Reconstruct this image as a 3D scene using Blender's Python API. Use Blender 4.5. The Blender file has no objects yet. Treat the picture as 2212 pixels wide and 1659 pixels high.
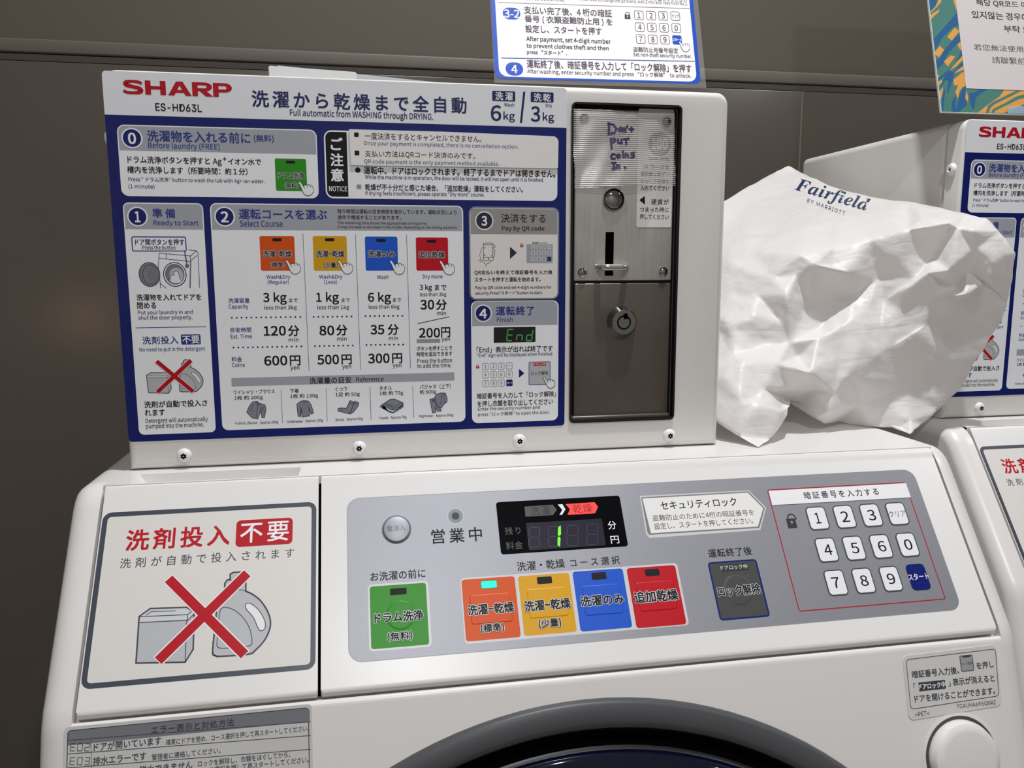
import bpy, bmesh, math, random, os
from mathutils import Vector, Matrix, geometry
from mathutils.bvhtree import BVHTree
random.seed(7)
SC = bpy.context.scene
COL = SC.collection
# ------------------------------------------------------------------ camera, world, lights, exposure
S = 0.53                      # metres per measuring unit (camera is the origin of the measuring frame)
CZ = 1.178                    # height of the camera lens over the floor
FPX, CX, CY = 1717.3, 1106.0, 829.5
RC = ((0.9842572, -0.1767236, -0.0025564),
      (-0.02797328, -0.14148212, -0.9895455),
      (0.17451436, 0.9740388, -0.14419833))      # world -> camera (x right, y down, z forward)
cam_d = bpy.data.cameras.new('camera'); cam = bpy.data.objects.new('camera', cam_d); COL.objects.link(cam)
cam_d.sensor_fit = 'HORIZONTAL'; cam_d.sensor_width = 36.0; cam_d.lens = 36.0 * FPX / 2212.0
cam_d.clip_start = 0.01; cam_d.clip_end = 50
cam.matrix_world = Matrix(((RC[0][0], -RC[1][0], -RC[2][0], 0), (RC[0][1], -RC[1][1], -RC[2][1], 0),
                           (RC[0][2], -RC[1][2], -RC[2][2], CZ), (0, 0, 0, 1)))
SC.camera = cam
w = bpy.data.worlds.new('world'); SC.world = w; w.use_nodes = True
w.node_tree.nodes['Background'].inputs[0].default_value = (1, 0.95, 0.9, 1)
w.node_tree.nodes['Background'].inputs[1].default_value = 0.05
SC.view_settings.view_transform = 'Standard'; SC.view_settings.look = 'None'
SC.view_settings.gamma = 1.0; SC.view_settings.use_curve_mapping = False
SC.view_settings.exposure = 0.5
CEIL = 2.42
def lamp(name, x, y, power, size, color=(0.975, 0.985, 1.0), spread=180):
    d = bpy.data.lights.new(name, 'AREA'); d.shape = 'DISK'; d.size = size; d.energy = power; d.color = color
    d.spread = math.radians(spread)
    o = bpy.data.objects.new(name, d); COL.objects.link(o); o.location = (x, y, CEIL - 0.012); return o
LAMPS = [('downlight_lamp', 0.25, 0.31, 11.8, 0.05), ('downlight_lamp', 0.1, -1.05, 10, 0.09),
         ('downlight_lamp', 1.7, 0.0, 4, 0.09)]
for L in LAMPS: lamp(*L)

# ------------------------------------------------------------------ measuring helpers
def V(*a): return Vector(a)
def ray(x, y):
    q = (x - CX, y - CY, FPX)
    return Vector([sum(RC[k][i] * q[k] for k in range(3)) for i in range(3)])
def world(p): return Vector((p[0] * S, p[1] * S, p[2] * S + CZ))
class Plane:
    def __init__(s, P0, u, v):
        s.P0 = Vector(P0); s.u = Vector(u).normalized(); s.v = Vector(v).normalized(); s.n = s.u.cross(s.v).normalized()
        if s.n.y > 0: s.n = -s.n
    def hit(s, x, y):
        d = ray(x, y); return d * (s.P0.dot(s.n) / d.dot(s.n))
    def loc(s, x, y):
        h = s.hit(x, y) - s.P0; return (h.dot(s.u), h.dot(s.v))
    def at(s, a, b, h=0.0):      # a, b in units, h in metres
        return world(s.P0 + s.u * a + s.v * b) + s.n * h
PD = Vector((0, 0.58206, 0.81314)); LD = Vector((0, 0.2923, 0.9563))
BOX = Plane((0, 1.0, 0), (1, 0, 0), (0, 0, 1))
PAN = Plane((0, 0.934, -0.2411), (1, 0, 0), PD)
LOW = Plane((0, 0.7905, -0.4440), (1, 0, 0), LD)
COIN = Plane((0, 1.007, 0), (1, 0, 0), (0, 0, 1))
def lean(deg): return (0, math.sin(math.radians(deg)), math.cos(math.radians(deg)))
SIGN = Plane((0, 1.05, 0.2365), (1, 0, 0.012), lean(17))
POST = Plane((0, 1.118, 0.2265), (1, 0, 0.004), lean(15))
WALL_Y = 1.75

# ------------------------------------------------------------------ materials
def lin(c):
    c /= 255.0
    return c / 12.92 if c <= 0.04045 else ((c + 0.055) / 1.055) ** 2.4
MATS = {}
def M(name, rgb=None, rough=0.5, metal=0.0, emit=0.0, coat=0.0, spec=0.5):
    if name in MATS: return MATS[name]
    m = bpy.data.materials.new(name); m.use_nodes = True; b = m.node_tree.nodes['Principled BSDF']
    c = (lin(rgb[0]), lin(rgb[1]), lin(rgb[2]), 1)
    b.inputs['Base Color'].default_value = c; b.inputs['Roughness'].default_value = rough
    b.inputs['Metallic'].default_value = metal; b.inputs['Coat Weight'].default_value = coat
    b.inputs['Specular IOR Level'].default_value = spec
    if emit:
        b.inputs['Emission Color'].default_value = c; b.inputs['Emission Strength'].default_value = emit
    m.diffuse_color = c; MATS[name] = m; return m
def nodes(m): return m.node_tree.nodes, m.node_tree.links, m.node_tree.nodes['Principled BSDF']
def noisy(m, scale, amount, rgb2, bump=0.0, stretch=(1, 1, 1), detail=4, rough_var=0.0):
    N, L, b = nodes(m)
    tc = N.new('ShaderNodeTexCoord'); mp = N.new('ShaderNodeMapping'); mp.inputs['Scale'].default_value = stretch
    nz = N.new('ShaderNodeTexNoise'); nz.inputs['Scale'].default_value = scale; nz.inputs['Detail'].default_value = detail
    L.new(tc.outputs['Object'], mp.inputs[0]); L.new(mp.outputs[0], nz.inputs['Vector'])
    if amount:
        mx = N.new('ShaderNodeMix'); mx.data_type = 'RGBA'
        mr = N.new('ShaderNodeMapRange'); mr.inputs[1].default_value = 0.35; mr.inputs[2].default_value = 0.65; mr.inputs[4].default_value = amount
        L.new(nz.outputs[0], mr.inputs[0]); L.new(mr.outputs[0], mx.inputs[0])
        mx.inputs[6].default_value = b.inputs['Base Color'].default_value
        mx.inputs[7].default_value = (lin(rgb2[0]), lin(rgb2[1]), lin(rgb2[2]), 1)
        L.new(mx.outputs[2], b.inputs['Base Color'])
    if bump:
        bp = N.new('ShaderNodeBump'); bp.inputs['Strength'].default_value = bump; bp.inputs['Distance'].default_value = 0.001
        L.new(nz.outputs[0], bp.inputs['Height']); L.new(bp.outputs[0], b.inputs['Normal'])
    if rough_var:
        r = N.new('ShaderNodeMapRange'); r.inputs[3].default_value = b.inputs['Roughness'].default_value - rough_var
        r.inputs[4].default_value = b.inputs['Roughness'].default_value + rough_var
        L.new(nz.outputs[0], r.inputs[0]); L.new(r.outputs[0], b.inputs['Roughness'])
    return m
white_p = M('white_plastic', (226, 224, 222), 0.32)
white_m = noisy(M('white_painted_metal', (224, 221, 217), 0.35), 300, 0.15, (214, 211, 208), 0.03)
bodyw = M('body_white_plastic', (224, 221, 219), 0.3)
lbl_w = M('label_white', (229, 231, 236), 0.3)
lbl_card = M('label_card_grey_white', (238, 240, 244), 0.3)
lbl_band = M('label_band_grey', (164, 167, 175), 0.3)
navy = M('label_navy_blue', (6, 24, 100), 0.25)
navyt = M('print_navy', (18, 28, 88), 0.35)
bluet = M('print_blue', (34, 52, 132), 0.35)
black = M('print_black', (16, 16, 20), 0.5, spec=0.25)
blackp = M('black_plastic', (18, 19, 22), 0.35)
hole = M('dark_hole', (4, 4, 6), 0.9, spec=0.0)
red = M('print_red', (180, 4, 28), 0.45, spec=0.3)
dred = M('print_dark_red', (166, 20, 45), 0.35)
orange = M('button_orange', (212, 80, 18), 0.4, spec=0.3)
yellow = M('button_yellow', (214, 158, 14), 0.4, spec=0.3)
green = M('button_green', (44, 140, 26), 0.4, spec=0.3)
blue = M('button_blue', (26, 86, 200), 0.4, spec=0.3)
redb = M('button_red', (188, 12, 30), 0.4, spec=0.3)
halo = M('print_pale_halo', (205, 205, 208), 0.35)
whitep = M('print_white', (236, 236, 238), 0.35)
stickw = M('sticker_white', (230, 229, 227), 0.4)
slate = M('print_slate_grey', (62, 68, 80), 0.35)
greyfill = M('print_light_grey', (182, 184, 188), 0.35)
greyline = M('print_mid_grey', (120, 122, 128), 0.35)
paper = noisy(M('paper_white', (234, 232, 231), 0.6), 40, 0.3, (224, 222, 221), 0.1)
silver = noisy(M('silver_panel', (148, 149, 156), 0.44, 0.5), 2600, 0.5, (166, 167, 174), 0.0, detail=1)
steel = noisy(M('brushed_steel', (206, 203, 198), 0.38, 0.4), 90, 0.35, (176, 172, 166), 0.05, (10, 10, 0.25), rough_var=0.08)
dsteel = noisy(M('dark_brushed_steel', (122, 113, 105), 0.35, 0.6), 14, 0.6, (100, 91, 84), 0.02, rough_var=0.08)
chrome = M('chrome', (178, 178, 180), 0.08, 1.0)
screww = M('screw_white_paint', (228, 228, 230), 0.3)
keyw = M('key_white', (232, 233, 236), 0.4)
keyrim = M('key_rim_grey', (72, 74, 80), 0.35)
fascia_m = M('fascia_white', (225, 223, 221), 0.3)
ringgrey = noisy(M('door_ring_grey', (76, 77, 80), 0.42, spec=0.35), 14, 0.35, (66, 67, 70), 0.0)
glassd = M('door_glass_navy', (6, 10, 32), 0.04, coat=1.0)
dispm = M('display_black', (5, 7, 12), 0.12, spec=0.35)
dispwin = M('display_window', (44, 42, 56), 0.2)
segoff = M('display_segment_off', (58, 57, 70), 0.3)
dim = M('display_dim_print', (56, 57, 58), 0.4)
ledgreen = M('led_green_lit', (70, 255, 20), 0.4, emit=2.2)
ledred = M('led_red_lit', (255, 40, 38), 0.4, emit=1.3)
ledcyan = M('led_cyan_lit', (0, 228, 158), 0.5, emit=0.95)
segprint = M('print_segment_green', (80, 170, 80), 0.4)
unlockg = M('unlock_grey', (74, 74, 72), 0.4, spec=0.3)
signblue = M('sign_blue', (22, 80, 196), 0.35)
signw = M('sign_paper', (246, 243, 243), 0.5)
signink = M('sign_ink', (56, 42, 66), 0.5)

# ------------------------------------------------------------------ object helpers
def link(o, parent=None):
    COL.objects.link(o)
    if parent is not None: o.parent = parent
    return o
def local(parent, verts):
    off = Vector((0, 0, 0)); p = parent
    while p is not None: off += p.location; p = p.parent
    return [Vector(v) - off for v in verts]
def mesh(name, verts, faces, mats, parent=None, fm=None, smooth=False, kind=None):
    me = bpy.data.meshes.new(name); me.from_pydata(local(parent, verts), [], faces)
    for m in (mats if isinstance(mats, (list, tuple)) else [mats]): me.materials.append(m)
    if fm: me.polygons.foreach_set('material_index', fm)
    if smooth: me.polygons.foreach_set('use_smooth', [True] * len(me.polygons))
    me.validate(); me.update(); o = bpy.data.objects.new(name, me); link(o, parent)
    if kind: o['kind'] = kind
    return o
def bm_obj(name, bm, mats, parent=None, smooth=False, kind=None, angle=None):
    off = Vector((0, 0, 0)); p = parent
    while p is not None: off += p.location; p = p.parent
    bmesh.ops.translate(bm, verts=bm.verts, vec=-off)
    bmesh.ops.recalc_face_normals(bm, faces=bm.faces)
    me = bpy.data.meshes.new(name); bm.to_mesh(me); bm.free()
    for m in (mats if isinstance(mats, (list, tuple)) else [mats]): me.materials.append(m)
    if smooth:
        me.polygons.foreach_set('use_smooth', [True] * len(me.polygons))
        if angle is not None:
            me.set_sharp_from_angle(angle=math.radians(angle))
    o = bpy.data.objects.new(name, me); link(o, parent)
    if kind: o['kind'] = kind
    return o
def thing(name, loc, label, cat, group=None):
    o = bpy.data.objects.new(name, None); o.empty_display_size = 0.05; link(o); o.location = loc
    o['label'] = label; o['category'] = cat
    if group: o['group'] = group
    return o
def box_bm(bm, a, b, bevel=0.0, seg=3):
    r = bmesh.ops.create_cube(bm, size=1.0); vs = r['verts']
    bmesh.ops.scale(bm, vec=[b[i] - a[i] for i in range(3)], verts=vs)
    bmesh.ops.translate(bm, vec=[(a[i] + b[i]) / 2 for i in range(3)], verts=vs)
    if bevel:
        es = list({e for v in vs for e in v.link_edges})
        bmesh.ops.bevel(bm, geom=es, offset=bevel, segments=seg, affect='EDGES', profile=0.5)
def slab(name, a, b, mat, parent=None, bevel=0.0, seg=3, kind=None):
    bm = bmesh.new(); box_bm(bm, a, b, bevel, seg)
    return bm_obj(name, bm, mat, parent, smooth=bevel > 0, kind=kind, angle=40 if bevel else None)
def extrude_profile(bm, prof, x0, x1):
    """prof: list of world (y, z); makes a prism from x0 to x1; returns its verts"""
    A = [bm.verts.new((x0, y, z)) for y, z in prof]; B = [bm.verts.new((x1, y, z)) for y, z in prof]
    n = len(prof); bm.faces.new(A); bm.faces.new(list(reversed(B)))
    for i in range(n): bm.faces.new((A[i], B[i], B[(i + 1) % n], A[(i + 1) % n]))
    return A, B
def lathe(name, pl, a, b, prof, mats, parent, seg=48, fmat=None, sx=1.0):
    """solid of revolution round the plane's normal at local (a,b) units; prof: (r, h) metres"""
    c = pl.at(a, b); vs = []; fs = []; fm = []
    for (r, h) in prof:
        for k in range(seg):
            t = 2 * math.pi * k / seg
            vs.append(c + pl.u * (r * math.cos(t)) + pl.v * (r * math.sin(t)) + pl.n * h)
    for i in range(len(prof) - 1):
        for k in range(seg):
            k2 = (k + 1) % seg
            fs.append((i * seg + k, i * seg + k2, (i + 1) * seg + k2, (i + 1) * seg + k)); fm.append(fmat[i] if fmat else 0)
    fs.append(tuple(range((len(prof) - 1) * seg, len(prof) * seg))); fm.append(fmat[-1] if fmat else 0)
    o = mesh(name, vs, fs, mats, parent, fm, smooth=True)
    o.data.set_sharp_from_angle(angle=math.radians(35))
    return o

# ------------------------------------------------------------------ lettering: glyph outlines of Blender's own fonts
FONTS = {'D': None, 'N': None, 'I': None, 'M': None}
try:
    base = os.path.join(bpy.utils.resource_path('LOCAL'), 'datafiles', 'fonts')
    for k, f in (('N', 'Noto Sans CJK Regular.woff2'), ('I', 'Inter.woff2'), ('M', 'NotoSansMath-Regular.woff2')):
        p = os.path.join(base, f)
        if os.path.exists(p): FONTS[k] = bpy.data.fonts.load(p)
except Exception:
    pass
GL = {}
def fk(font, ch): return 'D' if font == 'N' and ord(ch) > 0x2E80 else font      # wide glyphs come through the fallback fonts
def need(font, ch, off):
    GL.setdefault((fk(font, ch), ch), None)
def text_mesh(font, lines, off, res):
    """evaluate one text object, one glyph (or test word) per line; -> verts, polygons"""
    c = bpy.data.curves.new('t', 'FONT'); c.body = '\n'.join(lines); c.size = 1.0; c.offset = off; c.resolution_u = res; c.space_line = 4.0
    if FONTS[font]: c.font = FONTS[font]
    o = bpy.data.objects.new('t', c); COL.objects.link(o)
    dg = bpy.context.evaluated_depsgraph_get(); me = bpy.data.meshes.new_from_object(o.evaluated_get(dg))
    v = [(q.co.x, q.co.y) for q in me.vertices]; f = [tuple(p.vertices) for p in me.polygons]
    bpy.data.objects.remove(o); bpy.data.curves.remove(c); bpy.data.meshes.remove(me); return v, f
def build_glyphs():
    for f in sorted({k[0] for k in GL}):
        chs = sorted({k[1] for k in GL if k[0] == f}); v, _ = text_mesh(f, ['XX'] + ['X' + c + 'X' for c in chs], 0, 1)
        mx = {}
        for x, y in v: i = round(-(y - 0.35) / 4.0); mx[i] = max(mx.get(i, -9), x)
        k = 1.0
        if f == 'N': k = 0.733 / max(y for x, y in v if y > -1.0)
        v, fc = text_mesh(f, chs, 0, 3)
        own = [round(-(y - 0.35) / 4.0) for x, y in v]; gv = {i: [] for i in range(len(chs))}; gf = {i: [] for i in range(len(chs))}; new = [0] * len(v)
        for j, (x, y) in enumerate(v): i = own[j]; new[j] = len(gv[i]); gv[i].append((x * k, (y + 4.0 * i) * k))
        for t in fc: gf[own[t[0]]].append(tuple(new[j] for j in t))
        for i, c in enumerate(chs): GL[(f, c)] = (gv[i], gf[i], (mx[i + 1] - mx[0]) * k)
def is_cjk(s): return any(ord(c) > 0x2E80 for c in s)
def layout(s, font, off, size, xs, track):
    """-> verts, faces (2d) with ink starting anywhere"""
    vs, fs = [], []; x = 0.0
    for ch in s:
        gv, gf, a = GL[(fk(font, ch), ch)]; n = len(vs)
        vs += [((x + vx) * 1.0, vy) for vx, vy in gv]; fs += [tuple(n + i for i in f) for f in gf]
        x += a + track
    return [(vx * size * xs, vy * size) for vx, vy in vs], fs
def ink(vs):
    xs = [v[0] for v in vs]; ys = [v[1] for v in vs]; return min(xs), max(xs), min(ys), max(ys)

LAYER = 0.000012
PRINTS = []
class Print:
    """flat print (labels, lettering, drawings) on a plane; coordinates are read in a zoom window K=(x0,y0,scale)"""
    def __init__(s, name, pl, parent, K=(0, 0, 1.0), base=1, label=None, thick=0.0, lift=0.0):
        s.name, s.pl, s.parent, s.K, s.items, s.mats, s.base, s.map = name, pl, parent, K, [], [], base, None
        s.label = label; s.thick = thick; s.lift = lift; PRINTS.append(s)
    def L(s, x, y):
        if s.map: return s.map(x, y)
        return s.pl.loc(s.K[0] + x / s.K[2], s.K[1] + y / s.K[2])
    def sc(s, x, y):
        a = s.L(x + 6, y); b = s.L(x - 6, y); return math.hypot(a[0] - b[0], a[1] - b[1]) / 12
    def mi(s, m):
        if m not in s.mats: s.mats.append(m)
        return s.mats.index(m)
    def raw(s, pts, m, lay): s.items.append(('P', pts, s.mi(m), lay))
    def poly(s, pts, m, lay=1): s.raw([s.L(*p) for p in pts], m, lay)
    def rr(s, x0, y0, x1, y1, r, corners='1111', inset=0.0):
        a0, b1 = s.L(x0, y0); a1, b0 = s.L(x1, y1); k = s.sc((x0 + x1) / 2, (y0 + y1) / 2); r *= k; i = inset * k
        a0 += i; a1 -= i; b0 += i; b1 -= i; r = max(0.0, r - i)
        out = []
        for (cx, cy, t0, on) in ((a1 - r, b1 - r, 0, corners[1]), (a0 + r, b1 - r, 90, corners[0]), (a0 + r, b0 + r, 180, corners[3]), (a1 - r, b0 + r, 270, corners[2])):
            if on == '1' and r > 0:
                for q in range(7):
                    t = math.radians(t0 + 15 * q); out.append((cx + r * math.cos(t), cy + r * math.sin(t)))
            else:
                t = math.radians(t0 + 45); out.append((cx + r * (1 if math.cos(t) > 0 else -1), cy + r * (1 if math.sin(t) > 0 else -1)))
        return out
    def rect(s, x0, y0, x1, y1, m, lay=1, r=0, corners='1111'): s.raw(s.rr(x0, y0, x1, y1, r, corners), m, lay)
    def ring(s, x0, y0, x1, y1, m, w, lay=1, r=0, corners='1111'):
        o = s.rr(x0, y0, x1, y1, r, corners); i = s.rr(x0, y0, x1, y1, max(r, w * 1.01) if r else 0, corners, inset=w)
        if len(i) != len(o): i = s.rr(x0, y0, x1, y1, w * 1.02, corners, inset=w)
        n = len(o)
        if len(i) != n:
            o = s.rr(x0, y0, x1, y1, 0); i = s.rr(x0, y0, x1, y1, 0, inset=w); n = 4
        for k in range(n): s.raw([o[k], o[(k + 1) % n], i[(k + 1) % n], i[k]], m, lay)
    def quad(s, c, r, m, lay=1, inset=0.0, ring=None):
        """rounded quad from its four corners (tl, tr, br, bl)"""
        P = [Vector(s.L(*q)) for q in c]; W_ = (P[1] - P[0]).length; H_ = (P[0] - P[3]).length; k = s.sc(*c[0])
        def mk(i_, r_):
            i_ *= k; r_ = max(r_ * k, 1e-6); out = []
            for (cx, cy, t0) in ((W_ - i_ - r_, H_ - i_ - r_, 0), (i_ + r_, H_ - i_ - r_, 90), (i_ + r_, i_ + r_, 180), (W_ - i_ - r_, i_ + r_, 270)):
                for q in range(7):
                    t = math.radians(t0 + 15 * q); u = (cx + r_ * math.cos(t)) / W_; v = (cy + r_ * math.sin(t)) / H_
                    a = P[3].lerp(P[2], u); b = P[0].lerp(P[1], u); z = a.lerp(b, v); out.append((z.x, z.y))
            return out
        o = mk(inset, r - inset)
        if ring is None: s.raw(o, m, lay); return
        i = mk(inset + ring, max(r - inset - ring, 1)); n = len(o)
        for j in range(n): s.raw([o[j], o[(j + 1) % n], i[(j + 1) % n], i[j]], m, lay)
    def circ(s, x, y, r, m, lay=1, ry=None, seg=36):
        a, b = s.L(x, y); k = s.sc(x, y); ry = ry or r
        s.raw([(a + r * k * math.cos(t * 2 * math.pi / seg), b + ry * k * math.sin(t * 2 * math.pi / seg)) for t in range(seg)], m, lay)
    def ringc(s, x, y, r, w, m, lay=1, ry=None, seg=36, t0=0, t1=360):
        a, b = s.L(x, y); k = s.sc(x, y); ry = ry or r; n = max(3, int(seg * (t1 - t0) / 360)); P = []
        for q in range(n + 1):
            t = math.radians(t0 + (t1 - t0) * q / n); c, d = math.cos(t), math.sin(t)
            P.append(((a + r * k * c, b + ry * k * d), (a + (r - w) * k * c, b + (ry - w) * k * d)))
        for q in range(n): s.raw([P[q][0], P[q + 1][0], P[q + 1][1], P[q][1]], m, lay)
    def line(s, pts, w, m, lay=2, closed=False):
        P = [Vector(s.L(*p)) for p in pts]; k = s.sc(*pts[0]) * w / 2
        if closed: P.append(P[0])
        for i in range(len(P) - 1):
            d = (P[i + 1] - P[i])
            if d.length < 1e-9: continue
            d.normalize(); nn = Vector((-d.y, d.x)) * k; e = d * k * 0.6
            s.raw([tuple(P[i] - e + nn), tuple(P[i] - e - nn), tuple(P[i + 1] + e - nn), tuple(P[i + 1] + e + nn)], m, lay)
    def T(s, txt, xl, xr, yc, h=None, m=None, f='N', b=0.008, lay=3, halo=None, hw=0.07, cjk=None):
        for c in txt:
            need(f, c, b)
            if halo: need(f, c, b + hw)
        if s.map: xa, _ = s.L(xl, yc); xb, _ = s.L(xr, yc); _, bc = s.L((xl + xr) / 2, yc)
        else:
            a_c, bc = s.L((xl + xr) / 2, yc)
            def solve(x):      # where the line b = bc meets image column x
                lo = s.L(x, yc - 60); hi = s.L(x, yc + 60); t = (bc - lo[1]) / (hi[1] - lo[1]); return lo[0] + (hi[0] - lo[0]) * t
            xa, xb = solve(xl), solve(xr)
        hh = None
        if h:
            m1 = s.L((xl + xr) / 2, yc - h / 2)[1]; m2 = s.L((xl + xr) / 2, yc + h / 2)[1]; hh = abs(m1 - m2)
        s.items.append(('T', txt, xa, xb, bc, hh, s.mi(m or black), f, b, lay, s.mi(halo) if halo else None, hw, is_cjk(txt) if cjk is None else cjk))
    def seg7(s, txt, x0, y0, cw, ch, gap, m, lay=3, w=5, slant=0.12):
        SEG = {'E': 'adefg', 'n': 'ceg', 'd': 'bcdeg', '0': 'abcdef', '2': 'abdeg', '3': 'abcdg', '8': 'abcdefg'}
        for i, c in enumerate(txt):
            ox = x0 + i * (cw + gap)
            def P(u, v, dy=0): return (ox + u * cw + (1 - v) * slant * ch, y0 + v * ch)
            D = {'a': ((0.08, 0), (0.92, 0)), 'b': ((1, .05), (1, .45)), 'c': ((1, .55), (1, .95)), 'd': ((.08, 1), (.92, 1)),
                 'e': ((0, .55), (0, .95)), 'f': ((0, .05), (0, .45)), 'g': ((.08, .5), (.92, .5))}
            for k in SEG[c]: s.line([P(*D[k][0]), P(*D[k][1])], w, m, lay)
    def build(s):
        vs, fs, fm = [], [], []
        for it in s.items:
            if it[0] == 'P':
                _, pts, mi, lay = it; n = len(vs); h = (s.base + lay) * LAYER + s.thick + s.lift
                vs += [s.pl.at(a, b, h) for a, b in pts]; fs.append(tuple(range(n, n + len(pts)))); fm.append(mi)
            else:
                _, txt, xa, xb, bc, hh, mi, f, b, lay, hm, hw, cj = it
                v, q = layout(txt, f, b, 1, 1, 0); i0, i1, j0, j1 = ink(v); W = xb - xa; xs = 1.0; tr = 0.0
                size = (hh / (j1 - j0)) if hh else W / (i1 - i0)
                nat = (i1 - i0) * size
                if cj and len(txt) > 1 and nat < W: tr = (W - nat) / (len(txt) - 1) / size
                else: xs = W / nat
                v, q = layout(txt, f, b, size, xs, tr); i0, i1, j0, j1 = ink(v); dx = xa - i0; dy = bc - (j0 + j1) / 2
                b0, b1 = i0 + dx, i1 + dx
                def put(ox, oy, h, mm):
                    n = len(vs); vs.extend(s.pl.at(a + dx + ox, c + dy + oy, h) for a, c in v); fs.extend(tuple(n + i for i in t) for t in q); fm.extend([mm] * len(q))
                if hm is not None:
                    h = (s.base + lay - 1) * LAYER + s.thick + s.lift; R = (b + hw) * size
                    for g in range(8): put(R * xs * math.cos(g * math.pi / 4), R * math.sin(g * math.pi / 4), h + g * 1e-6, hm)
                h = (s.base + lay) * LAYER + s.thick + s.lift
                if b >= 0.004:
                    R = b * size * 1.25
                    for g, (ex, ey) in enumerate(((1, 1), (-1, 1), (-1, -1), (1, -1))): put(R * ex * xs, R * ey, h + g * 1e-6, mi)
                    if b > 0.025: put(0, 0, h + 5e-6, mi)
                else: put(0, 0, h, mi)
        if s.thick:     # give a pasted sheet its edge
            it = s.items[0]; n = len(vs); pts = it[1]; k = len(pts)
            vs += [s.pl.at(a, b, 0.0) for a, b in pts] + [s.pl.at(a, b, (s.base + it[3]) * LAYER + s.thick) for a, b in pts]
            for i in range(k): fs.append((n + i, n + (i + 1) % k, n + k + (i + 1) % k, n + k + i)); fm.append(it[2])
        o = mesh(s.name, vs, fs, s.mats, s.parent, fm)
        if s.label: o['label'] = s.label
        return o
def hand(p, x, y, k=1.0, m=None, fill=None, lay=5, w=4):
    pts = [(0, 0), (10, 0), (20, 12), (38, 42), (44, 30), (58, 26), (68, 34), (72, 24), (86, 24), (92, 36), (98, 30), (110, 38), (118, 58), (118, 82), (104, 104), (82, 115), (58, 112), (40, 98), (26, 72), (8, 30), (-6, 10)]
    P = [(x + a * k, y + b * k) for a, b in pts]
    p.poly(P, fill or lbl_card, lay); p.line(P, w, m or black, lay + 1, closed=True)
    for a, b, c, d in ((38, 42, 48, 58), (68, 34, 72, 50), (92, 36, 94, 48)): p.line([(x + a * k, y + b * k), (x + c * k, y + d * k)], w, m or black, lay + 1)
def lock(p, x, y, k, m, inner, lay=3):
    p.rect(x - 40 * k, y, x + 40 * k, y + 62 * k, m, lay, r=3 * k)
    p.ringc(x, y - 4 * k, 32 * k, 9 * k, m, lay, seg=24, t0=0, t1=180)
    p.line([(x - 27.5 * k, y - 6 * k), (x - 27.5 * k, y + 2 * k)], 9 * k, m, lay); p.line([(x + 27.5 * k, y - 6 * k), (x + 27.5 * k, y + 2 * k)], 9 * k, m, lay)
    p.circ(x, y + 22 * k, 9 * k, inner, lay + 1, seg=12); p.rect(x - 4 * k, y + 24 * k, x + 4 * k, y + 48 * k, inner, lay + 1)
def badge(p, x, y, r, txt, m, rim, tw, th, tm=None):
    p.circ(x, y, r * 1.16, rim, 3); p.circ(x, y, r, m, 4); p.T(txt, x - tw / 2, x + tw / 2, y + 2, th, tm or lbl_card, b=0.018, lay=5)

# ------------------------------------------------------------------ the room
wall_m = noisy(M('wall_taupe', (86, 79, 69), 0.75), 400, 0.25, (81, 74, 65), 0.03)
wain_m = noisy(M('wainscot_taupe_gloss', (82, 76, 69), 0.2), 30, 0.15, (77, 71, 65), 0.0)
trim_m = M('trim_taupe', (98, 91, 84), 0.55)
groove_m = M('groove_taupe_dark', (64, 58, 53), 0.8)
grout_m = M('seam_pale_taupe', (112, 107, 96), 0.6)
ceil_m = noisy(M('ceiling_white', (226, 224, 220), 0.8), 200, 0.1, (220, 218, 214))
wall_far = noisy(M('wall_room_pale', (186, 182, 176), 0.7), 200, 0.1, (180, 176, 170))
floor_m = noisy(M('floor_stone_beige', (150, 145, 139), 0.4), 6, 0.5, (134, 129, 123))
def st(name, a, b, mat, bevel=0.0):
    o = slab(name, a, b, mat, None, bevel); o['kind'] = 'structure'; return o
XL, XR, YB, YF = -1.35, 3.1, WALL_Y * S, -1.9
st('floor', (XL, YF, -0.1), (XR, YB + 0.1, 0), floor_m)
st('ceiling', (XL, YF, CEIL), (XR, YB + 0.1, CEIL + 0.1), ceil_m)
wb = st('wall_back', (XL, YB, 0), (XR, YB + 0.1, CEIL), wall_m)
st('wall_left', (XL - 0.1, YF, 0), (XL, YB + 0.1, CEIL), wall_far)
st('wall_right', (XR, YF, 0), (XR + 0.1, YB + 0.1, CEIL), wall_far)
st('wall_front', (XL, YF - 0.1, 0), (XR, YF, CEIL), wall_far)
def zz(v): return v * S + CZ
st('trim_1', (XL, YB - 0.009, zz(0.410)), (XR, YB - 0.0005, zz(0.4365)), trim_m, 0.002)
st('trim_2', (XL, YB - 0.0075, zz(0.3965)), (XR, YB - 0.0005, zz(0.4085)), groove_m)
seams = [-2.1, -0.565 * 2, 0.984, 2.6, 4.2]
xs_ = [XL / S] + [-2.05, 0.984, 3.6] + [XR / S]
for i in range(len(xs_) - 1):
    bm = bmesh.new(); box_bm(bm, (xs_[i] * S + 0.0011, YB - 0.008, 0.08), (xs_[i + 1] * S - 0.0011, YB - 0.0005, zz(0.3955)), 0.001, 2)
    bm_obj('panel', bm, wain_m, wb, smooth=True, angle=40)
for x in xs_[1:-1]: slab('seam_strip', (x * S - 0.0022, YB - 0.0072, 0.08), (x * S + 0.0022, YB - 0.004, zz(0.3955)), grout_m, wb)
st('baseboard_back', (XL, YB - 0.012, 0), (XR, YB - 0.0005, 0.08), groove_m, 0.002)
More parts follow.
